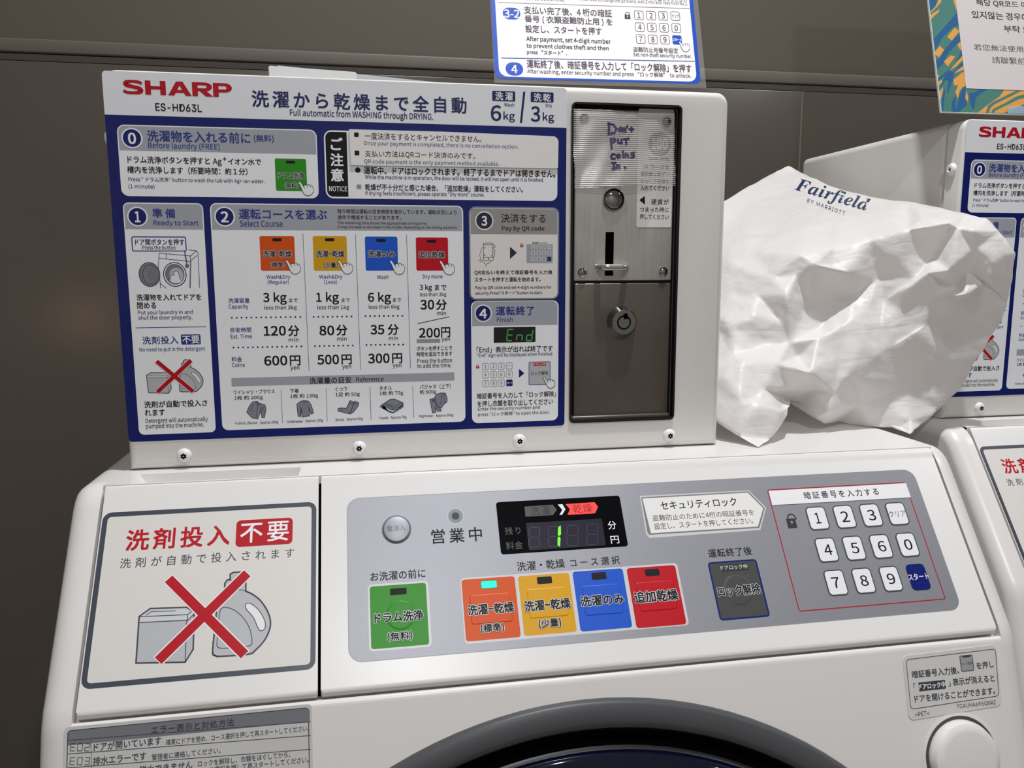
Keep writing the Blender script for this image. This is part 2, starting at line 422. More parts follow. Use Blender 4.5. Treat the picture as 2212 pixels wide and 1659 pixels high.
# lamp fittings in the ceiling
for i, L in enumerate(LAMPS):
    t = thing('ceiling_downlight', (L[1], L[2], CEIL), ['round recessed ceiling downlight over the washing machines', 'round recessed ceiling downlight behind the photographer', 'round recessed ceiling downlight over the far machine'][i], 'light', 'ceiling downlights')
    pl = Plane((L[1] / S, L[2] / S, (CEIL - CZ) / S), (1, 0, 0), (0, 1, 0)); pl.n = Vector((0, 0, -1))
    r = L[4] / 2
    lathe('trim_ring', pl, 0, 0, [(r + 0.03, 0.0), (r + 0.028, 0.006), (r + 0.004, 0.007), (r + 0.002, 0.001)], white_p, t, 32)
sc_ = thing('added_reflection_lamp', world((-2.32, -3.4, 0.775)), 'unseen warm lamp added behind the camera to reflect in the glossy wall', 'light')  # unseen lamp, added so the glossy back wall shows a warm reflection
sc_.location.y = YF
lm = M('added_lamp_glow', (255, 205, 170), 0.5, emit=6)
slab('added_lamp_back', (sc_.location.x - 0.06, YF, sc_.location.z - 0.12), (sc_.location.x + 0.06, YF + 0.02, sc_.location.z + 0.12), white_p, sc_, 0.008)
bm = bmesh.new(); bmesh.ops.create_uvsphere(bm, u_segments=20, v_segments=12, radius=1.0)
bmesh.ops.scale(bm, vec=(0.045, 0.04, 0.1), verts=bm.verts); bmesh.ops.translate(bm, vec=(sc_.location.x, YF + 0.03, sc_.location.z), verts=bm.verts)
bm_obj('added_lamp_globe', bm, lm, sc_, smooth=True)

# ------------------------------------------------------------------ washing machine
def pan_pt(b, h=0.0):      # (y, z) world on the sloped front, b in units from its top edge, h metres out
    p = PAN.at(0, b, h); return (p.y, p.z)
def low_pt(b, h=0.0):
    p = LOW.at(0, b, h); return (p.y, p.z)
def bez(p0, p1, p2, n=6):
    return [((1 - t) ** 2 * p0[0] + 2 * t * (1 - t) * p1[0] + t * t * p2[0], (1 - t) ** 2 * p0[1] + 2 * t * (1 - t) * p1[1] + t * t * p2[1]) for t in [i / n for i in range(n + 1)]]
ZT = zz(-0.2411)
XO0, XO1 = -0.3325 * S, 0.7705 * S
XG0, XG1 = -0.2975 * S, 0.7415 * S
wm = thing('washing_machine', ((XO0 + XO1) / 2, 1.2 * S, 0), 'white front-loading coin laundry machine with silver keypad panel, nearest the camera', 'washing machine', 'coin laundry machines')
bm = bmesh.new()
yb = 1.62 * S
full = [(yb, 0.02), (yb, ZT), (0.965 * S, ZT)] + bez((0.955 * S, ZT), pan_pt(0.002), pan_pt(-0.03), 8)
low_top = low_pt(0.002)
prof = full + [pan_pt(-0.15)] + bez(pan_pt(-0.232), low_top, low_pt(-0.012), 6) + [low_pt(-0.9), (low_pt(-0.9)[0], 0.02)]
def inset(pr, d):
    out = []; n = len(pr)
    for i in range(n):
        p0, p1, p2 = Vector(pr[i - 1]), Vector(pr[i]), Vector(pr[(i + 1) % n]); e1 = (p1 - p0).normalized(); e2 = (p2 - p1).normalized()
        n1 = Vector((-e1.y, e1.x)); n2 = Vector((-e2.y, e2.x)); m_ = (n1 + n2); m_ = m_ / max(m_.length_squared, 1e-9) * 2
        out.append((p1.x + m_.x * d, p1.y + m_.y * d))
    return out
area = sum(prof[i - 1][0] * prof[i][1] - prof[i][0] * prof[i - 1][1] for i in range(len(prof)))
sgn = 1 if area > 0 else -1
for (x_in, x_out) in ((XG0 - 0.0012, XO0), (XG1 + 0.0012, XO1)):
    rr0 = 0.0125; dirx = 1 if x_out > x_in else -1; secs = [(x_in, 0.0)]
    for k in range(8): t_ = math.pi / 2 * k / 7; secs.append((x_out - dirx * rr0 * (1 - math.sin(t_)), rr0 * (1 - math.cos(t_)) * 0.75))
    loops = [[bm.verts.new((x, q[0], q[1])) for q in inset(prof, sgn * d)] for x, d in secs]
    for A, B in zip(loops[:-1], loops[1:]):
        for i in range(len(prof)): bm.faces.new((A[i], A[(i + 1) % len(prof)], B[(i + 1) % len(prof)], B[i]))
    bm.faces.new(loops[0]); bm.faces.new(loops[-1])
core = [(yb, 0.02), (yb, ZT - 0.02), (0.95 * S, ZT - 0.02), pan_pt(-0.04, -0.008), pan_pt(-0.2455, -0.008), (low_pt(-0.001)[0] + 0.003, low_pt(-0.001)[1])] + bez((low_pt(-0.001)[0] + 0.0025, low_pt(-0.0005)[1]), low_pt(0.001), low_pt(-0.006), 4) + [low_pt(-0.9), (low_pt(-0.9)[0], 0.02)]
extrude_profile(bm, core, XG0 - 0.0012, XG1 + 0.0012)
# top deck with the finger pocket behind the detergent lid
def tp(x, y):
    h = Plane((0, 0, -0.2411), (1, 0, 0), (0, 1, 0)).hit(x, y); return h.x * S, h.y * S
xa = tp(288, 1036)[0]; xb_ = tp(649, 1014)[0]; ya = 0.9405 * S; yc_ = 0.982 * S
X4 = [XG0 - 0.0012, xa, xb_, XG1 + 0.0012]; Y4 = [0.9365 * S, ya, yc_, yb]
def dv(x, y, z): return bm.verts.new((x, y, z))
for i in range(3):
    for j in range(3):
        if (i, j) == (1, 1): continue
        bm.faces.new([dv(X4[i], Y4[j], ZT), dv(X4[i + 1], Y4[j], ZT), dv(X4[i + 1], Y4[j + 1], ZT), dv(X4[i], Y4[j + 1], ZT)])
zb = ZT - 0.016; q0, q1, r0_, r1_ = xa + 0.012, xb_ - 0.003, ya + 0.002, yc_ - 0.003
top = [(xa, ya, ZT), (xb_, ya, ZT), (xb_, yc_, ZT), (xa, yc_, ZT)]; bot = [(q0, r0_, zb), (q1, r0_, zb), (q1, r1_, zb), (q0, r1_, zb)]
for i in range(4): bm.faces.new([dv(*top[i]), dv(*top[(i + 1) % 4]), dv(*bot[(i + 1) % 4]), dv(*bot[i])])
bm.faces.new([dv(*p) for p in bot])
bm.faces.new([dv(X4[0], Y4[0], ZT), dv(X4[3], Y4[0], ZT), dv(X4[3], Y4[0], ZT - 0.012), dv(X4[0], Y4[0], ZT - 0.012)])
body = bm_obj('body', bm, bodyw, wm, smooth=True, angle=32)
for x in (XO0 + 0.05, XO1 - 0.05):
    for y in (low_pt(-0.9)[0] + 0.06, yb - 0.06): slab('foot', (x - 0.025, y - 0.025, 0.0), (x + 0.025, y + 0.025, 0.0205), blackp, wm, 0.004)
def cover(name, x0, x1, proud=0.0):
    bm = bmesh.new()
    pr = [(0.9345 * S, ZT - 0.012), (0.9355 * S, ZT - 0.0003)] + bez((0.9335 * S, ZT - 0.0006), pan_pt(-0.0015, proud), pan_pt(-0.016, proud), 6) + [pan_pt(-0.236, proud)] + bez(pan_pt(-0.2375, proud), pan_pt(-0.2425, proud), pan_pt(-0.2435, proud - 0.003), 4) + [pan_pt(-0.2435, -0.0085), pan_pt(-0.03, -0.0085)]
    A, B = extrude_profile(bm, pr, x0, x1)
    es = [bm.edges.get((Ed[i], Ed[i + 1])) for Ed in (A, B) for i in range(2, len(pr) - 3)]
    bmesh.ops.bevel(bm, geom=[e for e in es if e], offset=0.0013, segments=3, affect='EDGES', profile=0.5)
    return bm_obj(name, bm, fascia_m, wm, smooth=True, angle=32)
XM0, XM1 = -0.0636 * S, -0.0604 * S
lid = cover('detergent_lid', XG0 + 0.0006, XM0); fas = cover('control_panel', XM1, XG1 - 0.0006)

gap_v = []
for x_ in (XM0 - 0.0003, XM1 + 0.0003):
    for (y_, z_) in (pan_pt(-0.2425, -0.003), pan_pt(-0.012, -0.003), (0.945 * S, ZT - 0.002)): gap_v.append((x_, y_, z_))
mesh('gap_shade_strip', gap_v, [(0, 1, 4, 3), (1, 2, 5, 4)], hole, wm)  # black sheet inside the lid gap, standing in for the shade there
K = (150, 1000, 3.95)
p = Print('warning_sticker', PAN, lid, K, base=2)
p.rect(290, 426, 2099, 1759, slate, 1, r=78); p.rect(290, 426, 2099, 1759, stickw, 1); p.items.pop()
p.raw(p.rr(290, 426, 2099, 1759, 78, inset=44), M('sticker_beige', (216, 213, 208), 0.4), 2)
p.T('洗剤投入', 487, 1365, 637, 172, red, b=0.016)
p.rect(1427, 492, 1902, 690, red, 3, r=38); p.T('不要', 1460, 1870, 588, 165, whitep, b=0.008, lay=4)
p.T('洗剤が自動で投入されます', 432, 1918, 812, 84, slate, b=0.004)
def smooth2(c, closed=False, n=5):
    N = len(c); out = []
    for i in range(N if closed else N - 1):
        g = (lambda j: c[j % N]) if closed else (lambda j: c[max(0, min(N - 1, j))])
        p0, p1, p2, p3 = g(i - 1), g(i), g(i + 1), g(i + 2)
        for q in range(n):
            t = q / n; out.append(tuple(0.5 * (2 * p1[j] + (p2[j] - p0[j]) * t + (2 * p0[j] - 5 * p1[j] + 4 * p2[j] - p3[j]) * t * t + (3 * p1[j] - p0[j] - 3 * p2[j] + p3[j]) * t ** 3) for j in (0, 1)))
    return out if closed else out + [c[-1]]
def box_drawing(p, k=1.0, lw=14):
    p.poly([(592, 1310), (690, 1243), (1000, 1232), (1065, 1290), (1055, 1600), (985, 1700), (568, 1708)], greyfill, 3)
    p.poly([(592, 1312), (690, 1243), (1000, 1232), (1068, 1272), (1010, 1340), (1010, 1345), (600, 1362)], M('print_pale_grey', (204, 205, 208), 0.35), 4)
    p.line([(568, 1708), (592, 1360), (596, 1310), (690, 1243), (1000, 1232), (1066, 1275), (1056, 1590), (988, 1700), (568, 1708)], lw, slate, 5)
    p.line([(600, 1312), (1008, 1295), (1062, 1250)], lw * .55, slate, 5); p.line([(605, 1362), (1010, 1342), (1064, 1290)], lw * .6, slate, 5)
    p.line([(1008, 1295), (1008, 1342)], lw * .55, slate, 5); p.line([(1000, 1342), (988, 1700)], lw * .55, slate, 5); p.line([(655, 1298), (700, 1268), (905, 1262)], lw * .5, slate, 5)
def bottle_drawing(p, k=1.0, lw=14):
    O = [(1262, 1190), (1325, 1130), (1325, 1030), (1345, 1000), (1372, 990), (1372, 950), (1395, 935), (1500, 928), (1505, 1020), (1505, 1095), (1560, 1120), (1630, 1175), (1690, 1265), (1715, 1350), (1705, 1430), (1660, 1520), (1585, 1600), (1530, 1632), (1300, 1650), (1245, 1645), (1222, 1610), (1240, 1420)]
    O = O[:9] + smooth2(O[9:])
    p.poly(O, greyfill, 3); p.line(O, lw, slate, 4, closed=True)
    p.line([(1330, 1065), (1500, 1090)], lw * .5, slate, 5); p.line([(1350, 1000), (1500, 1010)], lw * .5, slate, 5)
    I = [(1500, 1225), (1512, 1200), (1545, 1200), (1600, 1240), (1645, 1300), (1672, 1370), (1665, 1415), (1635, 1432), (1610, 1410), (1570, 1320), (1515, 1255)]
    I = smooth2(I, True); p.poly(I, stickw, 5); p.line(I, lw * .5, slate, 6, closed=True)
    p.line(smooth2([(1280, 1290), (1300, 1240), (1350, 1235), (1420, 1265), (1490, 1330), (1540, 1420), (1558, 1530), (1530, 1562), (1420, 1572), (1300, 1582), (1260, 1560), (1265, 1480), (1270, 1400)], True), lw * .5, slate, 5, closed=True)
def cross_drawing(p, k=1.0):
    for c, w_, l in ((stickw, 104, 7), (red, 82, 8)):
        p.line([(862, 1005), (1478, 1620)], w_, c, l); p.line([(1500, 960), (778, 1668)], w_, c, l + .5)
for nm, fn in (('box_drawing', box_drawing), ('bottle_drawing', bottle_drawing), ('cross_mark', cross_drawing)):
    fn(Print(nm, PAN, lid, K, base=3, label='red diagonal cross' if nm == 'cross_mark' else None))

# control sheet
P1 = (720, 1040, 4.148); P2 = (1180, 1020, 4.148); P3 = (1620, 980, 3.737); PX = (0, 0, 1.0)
c = Print('control_sheet', PAN, fas, PX, base=1, label='silver metallic control sheet'); c.rect(748.5, 1077, 2079, 1317, silver, 1, r=26)
c.ring(748.5, 1077, 2079, 1317, M('sheet_edge', (150, 148, 152), 0.4), 1.2, 1.5, r=26)
t = Print('panel_lettering', PAN, fas, P1, base=2); t.T('営業中', 880, 1330, 483, 128, black)
t = Print('panel_lettering', PAN, fas, P1, base=2); t.T('お洗濯の前に', 333, 825, 838, 80, black)
t = Print('panel_lettering', PAN, fas, P1, base=2); t.T('洗濯・乾燥', 1647, 2072, 748, 82, black); t.K = P2; t.T('コース選択', 215, 656, 800, 72, black)
t = Print('panel_lettering', PAN, fas, P2, base=2); t.T('運転終了後', 1452, 1840, 717, 76, black)
s_ = Print('indicator_light', PAN, fas, P1, base=2); s_.circ(1095, 310, 76, M('ring_pale', (188, 192, 196), .4), 1); s_.circ(1095, 310, 66, M('ring_bluegrey', (128, 140, 148), .4), 2); s_.circ(1095, 310, 34, M('sensor_dark', (48, 48, 50), .3), 3)
a, b = PAN.loc(720 + 567 / 4.148, 1040 + 430 / 4.148); r = 0.0145 / S
lathe('power_button', PAN, a, b, [(0.0089, 0.0002), (0.0087, 0.0004), (0.0083, 0.0003), (0.0082, 0.0008), (0.0076, 0.0014), (0.005, 0.0018), (0.002, 0.0019)], [silver, M('button_gap', (120, 120, 126), .5)], fas, fmat=[1, 1, 0, 0, 0, 0, 0])
t2 = Print('power_lettering', PAN, fas, P1, base=2, lift=0.0019); t2.T('電源入', 483, 645, 428, 50, M('print_grey_thin', (110, 110, 120), .4), b=-0.008, lay=1)
def pad(name, K, x0, y0, x1, y1, r, mat):
    pr = Print('x', PAN, fas, K); PRINTS.pop(); o1 = pr.rr(x0, y0, x1, y1, r); q_ = K[2] / 4.1; o2 = pr.rr(x0, y0, x1, y1, r, inset=8 * q_); o3 = pr.rr(x0, y0, x1, y1, r, inset=4 * q_)
    n = len(o1); vs = [PAN.at(a, b, 3.4 * LAYER) for a, b in o1] + [PAN.at(a, b, 0.0002) for a, b in o3] + [PAN.at(a, b, 0.0003) for a, b in o2]
    fs = [(j * n + k, j * n + (k + 1) % n, (j + 1) * n + (k + 1) % n, (j + 1) * n + k) for j in range(2) for k in range(n)] + [tuple(range(2 * n, 3 * n))]
    mesh(name, vs, fs, mat, fas, smooth=True).data.set_sharp_from_angle(angle=math.radians(8))
def bump(name, K, x, y, r, mat):
    pr = Print('x', PAN, fas, K); PRINTS.pop(); a, b = pr.L(x, y); R = r * pr.sc(x, y) * S
    lathe(name, PAN, a, b, [(R, 3.9 * LAYER), (R * .97, .00015), (R * .92, .00024), (R * .85, .00028), (R * .6, .0003), (R * .3, .00031)], mat, fas)
def slot(p, K, x0, y0, x1, y1, m=None):
    p.K = K; p.rect(x0, y0, x1, y1, M('slot_dark', (30, 27, 27), .5, spec=.2), 2, r=12)
    if m: p.rect(x0 + 3, y0 + 3, x1 - 3, y1 - 3, m, 3, r=10)
fr = Print('button_surround', PAN, fas, P1, base=1.4, label='pale surround of the course buttons'); fr.rect(308, 925, 884, 1478, halo, 1, r=40)
f2 = Print('button_surround', PAN, fas, PX, base=1.4); f2.rect(994, 1249, 1489, 1350, halo, 1, r=8)
B = Print('drum_clean_button', PAN, fas, P1, base=2, label='green drum cleaning button'); B.rect(326, 943, 860, 1461, green, 1, r=26); slot(B, P1, 507, 962, 658, 1010); bump('button_bump', P1, 602, 1198, 130, green)
B.T('ドラム洗浄', 370, 805, 1212, 92, black, b=0.02, halo=halo, hw=0.06, lay=28); B.T('(無料)', 487, 706, 1390, 84, black, b=0.02, halo=halo, lay=28)
B = Print('course_button', PAN, fas, P1, base=2, label='orange standard wash and dry button with its lamp lit'); B.rect(1147, 882, 1681, 1394, orange, 1, r=26); slot(B, P1, 1320, 893, 1470, 952, ledcyan); pad('button_pad', P1, 1218, 1020, 1610, 1255, 24, orange)
B.T('洗濯~乾燥', 1206, 1617, 1140, 92, black, b=0.02, halo=halo, hw=0.06, lay=28, cjk=False); B.T('(標準)', 1322, 1528, 1315, 84, black, b=0.02, halo=halo, lay=28)
B = Print('course_button', PAN, fas, PX, base=2, label='yellow small-load wash and dry button'); B.rect(1118.5, 1245, 1246.3, 1364.5, yellow, 1, r=6); slot(B, P1, 1822, 858, 1963, 912); pad('button_pad', PX, 1137, 1273, 1229.5, 1330, 6, yellow); B.K = P1
B.T('洗濯~乾燥', 1714, 2122, 1105, 92, black, b=0.02, halo=halo, hw=0.06, lay=28, cjk=False); B.T('(少量)', 1842, 2038, 1272, 84, black, b=0.02, halo=halo, lay=28)
B = Print('course_button', PAN, fas, P2, base=2, label='blue wash only button'); B.rect(233, 893, 772, 1391, blue, 1, r=26); slot(B, P2, 402, 903, 543, 958); pad('button_pad', P2, 315, 1020, 697, 1262, 24, blue)
B.T('洗濯のみ', 310, 690, 1145, 92, black, b=0.02, halo=halo, hw=0.06, lay=28)
B = Print('course_button', PAN, fas, P2, base=2, label='red extra drying button'); B.rect(718, 862, 1258, 1362, redb, 1, r=26); slot(B, P2, 880, 872, 1020, 926); pad('button_pad', P2, 797, 990, 1180, 1225, 24, redb)
B.T('追加乾燥', 790, 1177, 1110, 100, black, b=0.02, halo=halo, hw=0.06, lay=28)
B = Print('unlock_button', PAN, fas, P2, base=2, label='dark grey door unlock button with blue edge'); B.rect(1443, 808, 2008, 1294, M('unlock_blue_edge', (14, 36, 110), .3), 1, r=30); B.raw(B.rr(1443, 808, 2008, 1294, 30, inset=15), unlockg, 2)
B.rect(1553, 830, 1815, 878, M('tag_dark', (58, 58, 58), .3), 3, r=5); B.T('ドアロック中', 1562, 1800, 850, 42, halo, b=0.01, lay=4); bump('button_bump', P2, 1722, 1055, 130, unlockg); B.T('ロック解除', 1537, 1913, 1058, 92, black, b=0.02, halo=halo, hw=0.06, lay=28)
# display
D = Print('display', PAN, fas, PX, base=2, label='black display with one lit green digit'); D.rect(1071, 1085, 1357, 1180, dispm, 1, r=6)
D.K = P1; D.poly([(1712, 226), (1965, 208), (2003, 253), (1968, 302), (1722, 316)], M('disp_arrow_off', (72, 70, 68), .4), 2); D.T('洗濯', 1768, 1940, 262, 78, M('disp_dark', (22, 20, 20), .4))
D.T('残り', 1538, 1677, 442, 66, dim); D.T('料金', 1548, 1697, 573, 70, dim)
D.K = P2; D.poly([(103, 290), (145, 287), (172, 333), (142, 382), (118, 383), (143, 337)], whitep, 2); D.poly([(173, 287), (432, 270), (463, 310), (437, 368), (190, 382), (213, 333)], ledred, 2); D.T('乾燥', 240, 410, 325, 80, M('disp_red_dark', (110, 8, 8), .4))
D.T('分', 553, 625, 475, 72, whitep); D.T('円', 578, 650, 605, 68, whitep)
D.K = PX; D.rect(1135, 1143, 1309, 1180, dispwin, 2, r=2); D.items[-1] = ('P', D.rr(1136, 1130, 1309, 1178, 2), D.mi(dispwin), 1.6)
D.K = P1
for ox, K_ in ((1752, P1), (1925, P1), (185, P2), (362, P2)):
    D.K = K_; y0 = 408 if K_ is P1 and ox < 1800 else (400 if K_ is P1 else (472 if ox < 300 else 462))
    if K_ is P1: D.seg7('8', ox, y0 + 4, 92, 176, 0, segoff, 3, w=7, slant=0.02)
    else: D.seg7('8', ox, y0 + 4, 98, 182, 0, segoff, 3, w=7, slant=0.02)
D.K = P1; D.poly([(2036, 396), (2038, 474), (2024, 488), (2012, 477), (2016, 412)], ledgreen, 4); D.poly([(2023, 494), (2034, 507), (2030, 584), (2011, 572), (2011, 505)], ledgreen, 4)
# security sticker
q = Print('security_sticker', PAN, fas, P2, base=2, label='white five-sided security lock sticker with grey edge')
q.poly([(838, 213), (1815, 163), (1970, 318), (1918, 518), (925, 590), (895, 555)], M('sticker_rim_silver', (205, 205, 207), .35), 1)
q.poly([(850, 225), (1811, 172), (1958, 321), (1910, 500), (925, 562), (908, 545)], M('sticker_rim_grey', (128, 124, 124), .35), 2)
q.poly([(862, 236), (1805, 184), (1944, 323), (1896, 487), (938, 547)], stickw, 3)
q.T('セキュリティロック', 1025, 1703, 283, 75, black, lay=4); q.T('盗難防止のために4桁の暗証番号を', 950, 1860, 386, 54, black, lay=4, b=0.002, cjk=False); q.T('設定し、スタートを押してください。', 968, 1850, 460, 58, black, lay=4, b=0.002, cjk=False)
# keypad
k = Print('keypad_frame', PAN, fas, P3, base=2, label='thin red keypad frame with white heading'); k.ring(136, 290, 1583, 1177, dred, 8, 1, r=18); k.rect(150, 302, 1297, 354, stickw, 2); k.items.pop()
k.rect(150, 300, 1299, 353, whitep, 2); k.line([(186, 418), (1300, 355)], 5, keyrim, 3); k.T('暗証番号を入力する', 437, 1035, 322, 58, black)
lk = Print('padlock_symbol', PAN, fas, P3, base=2); lock(lk, 337, 527, 1.18, M('lock_dark', (50, 48, 48), .4), silver)
KEYS = [('1', 438, 433, 652, 611, 545, 0), ('2', 655, 421, 871, 598, 765, 0), ('3', 868, 409, 1085, 585, 980, 0), ('クリア', 1078, 398, 1296, 572, 1186, 0),
        ('4', 510, 684, 728, 870, 628, 0), ('5', 730, 670, 949, 856, 845, 0), ('6', 948, 657, 1167, 841, 1063, 0), ('0', 1162, 643, 1381, 827, 1275, 0),
        ('7', 583, 944, 803, 1139, 690, 0), ('8', 806, 929, 1027, 1123, 920, 0), ('9', 1027, 914, 1246, 1107, 1137, 0), ('スタート', 1247, 898, 1466, 1094, 1355, 0)]
for tx, x0, y0, x1, y1, xc, _ in KEYS:
    kk = Print('key', PAN, fas, P3, base=3, thick=0.0003, label='navy start key' if tx == 'スタート' else None)
    yc = (y0 + y1) / 2
    if tx == 'スタート': kk.rect(x0, y0, x1, y1, M('key_navy', (10, 30, 110), .25), 1, r=32); kk.T(tx, 1277, 1437, 993, 52, whitep, lay=3, cjk=False, b=0.01)
    else:
        kk.rect(x0, y0, x1, y1, keyrim, 1, r=34); kk.raw(kk.rr(x0, y0, x1, y1, 34, inset=9), keyw, 2)
        if tx == 'クリア': kk.T(tx, 1120, 1253, yc + 1, 52, black, lay=3, b=0.0, cjk=False)
        else: kk.T(tx, xc - (20 if tx == '1' else 30), xc + (20 if tx == '1' else 30), yc, 86, black, lay=3, b=0.005)

# lower front: stickers, door ring, release button
E1 = (70, 1360, 3.456)
e = Print('error_code_sticker', LOW, wm, E1, base=1, thick=0.0002, label='grey error code table sticker'); gm = M('sticker_silver_grey', (204, 203, 201), .4)
e.rect(238, 730, 2102, 1500, gm, 1, r=35)
e.rect(262, 752, 2078, 1480, slate, 2, r=28); e.raw(e.rr(262, 752, 2078, 1480, 28, inset=7), gm, 3)
e.raw(e.rr(269, 758, 2072, 686, 22, '1100'), greyline, 4)
for i, y in enumerate((826, 928, 1031, 1172, 1290)): e.line([(266, y), (2076, y - 138)], 6, slate, 5)
e.line([(437, 815), (450, 1300)], 4, slate, 5)
et = Print('error_lettering', LOW, wm, E1, base=6); et.thick = 0.0002; et.thick = 0
et.T('エラー表示と対処方法', 890, 1505, 720, 56, slate, b=0.012); et.seg7('E02', 282, 850, 36, 54, 18, slate, w=5); et.seg7('E03', 280, 953, 36, 54, 18, slate, w=5); et.seg7('E04', 280, 1058, 36, 54, 18, slate, w=5) if False else None
et.T('ドアが開いています', 460, 963, 852, 60, slate, b=0.012); et.T('確実にドアを閉め、コース選択を押して再スタートしてください。', 998, 2063, 788, 44, slate, b=0.004, cjk=False)
et.T('排水エラーです', 455, 850, 962, 60, slate, b=0.012); et.T('管理者に連絡してください。', 892, 1405, 926, 46, slate, b=0.004)
et.T('脱水できません', 800, 1195, 1028, 60, slate, b=0.012); et.T('ロックを解除し、衣類をほぐしてから、', 1237, 1925, 965, 46, slate, b=0.004, cjk=False); et.T('コース選択を押して再スタートしてください。', 1240, 2063, 1012, 46, slate, b=0.004, cjk=False)
et.thick = 0.0
et.base = 8; et.lift = 0.0002
R1 = (1760, 1340, 4.894)
g = Print('door_lock_sticker', LOW, wm, R1, base=1, thick=0.0003, label='pale rounded sticker about the door lock'); g.quad([(922, 378), (1914, 255), (1976, 898), (990, 1058)], 60, M('sticker_pale_grey', (214, 212, 209), .4), 1)
g.quad([(957, 413), (1908, 297), (1946, 800), (1010, 945)], 38, slate, 2, ring=7)
gt = Print('lock_sticker_lettering', LOW, wm, R1, base=6, lift=0.0003)
gt.T('暗証番号入力後、', 1025, 1520, 548, 78, slate, b=0.012, cjk=False); gt.ring(1523, 374, 1684, 530, slate, 7, 1, r=14); gt.rect(1527, 377, 1680, 527, M('print_grey_pad', (160, 160, 160), .4), .5, r=10); gt.T('ロック解除', 1543, 1665, 455, 32, slate, b=0, cjk=False); gt.rect(1557, 371, 1642, 386, slate, 2, r=3)
gt.T('を押し', 1706, 1885, 470, 72, slate, b=0.012); gt.T('「', 1040, 1060, 690, 50, slate); gt.rect(1087, 657, 1385, 720, slate, 2, r=12); gt.T('ドアロック中', 1096, 1375, 688, 62, whitep, b=0.02, cjk=False)
gt.T('」', 1407, 1430, 672, 50, slate); gt.T('表示が消えると', 1455, 1893, 630, 78, slate, b=0.012); gt.T('ドアを開けることができます。', 1052, 1900, 785, 78, slate, b=0.012, cjk=False)
gt.T('TCAUHA696QBRZ', 1497, 1908, 888, 46, slate, f='I', b=0); gt.T('>PET<', 1058, 1207, 984, 46, slate, f='I', b=0)
rc = (0.2208, -0.5013 + (0.7905 - 0.785) * 0)      # ring centre
P_old = Plane((0, 0.785, -0.46), (1, 0, 0), LD)
ra, rb = 0.2208, -0.5013 - 0.0167
Ru = 0.4945 * S
ringp = [(Ru, 0.0), (Ru - 0.0008, 0.0028), (Ru - 0.003, 0.0046), (Ru - 0.012, 0.0042), (Ru - 0.0152, 0.0034), (Ru - 0.0160, 0.0026)]
dr = thing('x', (0, 0, 0), 'x', 'x'); bpy.data.objects.remove(dr)
def annulus(name, prof, mats, fm, parent, seg=128):
    c0 = LOW.at(ra, rb); vs = []; fs = []; f2 = []
    for (r, h) in prof:
        for q in range(seg):
            t_ = 2 * math.pi * q / seg; vs.append(c0 + LOW.u * (r * math.cos(t_)) + LOW.v * (r * math.sin(t_)) + LOW.n * h)
    for i in range(len(prof) - 1):
        for q in range(seg):
            q2 = (q + 1) % seg; fs.append((i * seg + q, i * seg + q2, (i + 1) * seg + q2, (i + 1) * seg + q)); f2.append(fm[i])
    o = mesh(name, vs, fs, mats, parent, f2, smooth=True); o.data.set_sharp_from_angle(angle=math.radians(50)); return o
annulus('door_ring', ringp[:6], [ringgrey], [0] * 5, wm)
annulus('door_seal', [(Ru - 0.0160, 0.0026), (Ru - 0.0175, 0.0006), (Ru - 0.026, 0.0005), (Ru - 0.028, 0.002)], [blackp, hole], [0, 1, 0], wm)
annulus('door_glass', [(Ru - 0.028, 0.001), (Ru - 0.0285, 0.004), (Ru - 0.033, 0.0075), (Ru - 0.045, 0.010), (Ru - 0.07, 0.013), (0.10, 0.026), (0.002, 0.03)], [glassd], [0] * 6, wm)
ba, bb = LOW.loc(2077, 1637); Rb = 0.0228
lathe('door_release_button', LOW, ba, bb, [(Rb + .0045, 0.0001), (Rb + 0.0022, 0.0006), (Rb + 0.0008, 0.0004), (Rb, 0.0004), (Rb, 0.003), (Rb - 0.0012, 0.0062), (Rb - 0.0035, 0.0075), (Rb - 0.006, 0.0078)], [bodyw, M('button_gap_dark', (70, 68, 66), .6), white_p], wm, 64, [0, 1, 1, 2, 2, 2, 2, 2])

# ------------------------------------------------------------------ coin control box on the machine
BX0, BX1, BZ0, BZ1 = -0.2895 * S, 0.4655 * S, zz(-0.2403), zz(0.2235)
BYF, BYB = 1.0 * S, 1.47 * S
cb = thing('coin_control_box', ((BX0 + BX1) / 2, (BYF + BYB) / 2, BZ0), 'white metal coin control box with blue instruction sheet, on the washing machine nearest the camera', 'control box', 'coin control boxes')
slab('rear_housing', (BX0, BYF + 0.0195, BZ0), (BX1, BYB, BZ1), white_m, cb, 0.0065, 5)
bm = bmesh.new(); r = bmesh.ops.create_cube(bm, size=1.0); vs = r['verts']
bmesh.ops.scale(bm, vec=(BX1 - BX0, 0.019, BZ1 - BZ0), verts=vs); bmesh.ops.translate(bm, vec=((BX0 + BX1) / 2, BYF + 0.0095, (BZ0 + BZ1) / 2), verts=vs)
def esel(f): return [e for e in bm.edges if f(e)]
mid = lambda e: (e.verts[0].co + e.verts[1].co) / 2
bmesh.ops.bevel(bm, geom=esel(lambda e: abs(mid(e).y - (BYF + .0095)) < 1e-5 and mid(e).z > CZ), offset=0.0085, segments=6, affect='EDGES', profile=0.5)
fr_e = [e for e in bm.edges if all(abs(v.co.y - BYF) < 1e-6 for v in e.verts) and len(e.link_faces) == 2]
bmesh.ops.bevel(bm, geom=fr_e, offset=0.0045, segments=5, affect='EDGES', profile=0.5)
cover_o = bm_obj('front_cover', bm, white_m, None, smooth=True, angle=32)
hTL = BOX.loc(1236.5, 222.5); hBR = BOX.loc(1452.8, 903.5)
hx0, hz1 = hTL; hx1, hz0 = hBR
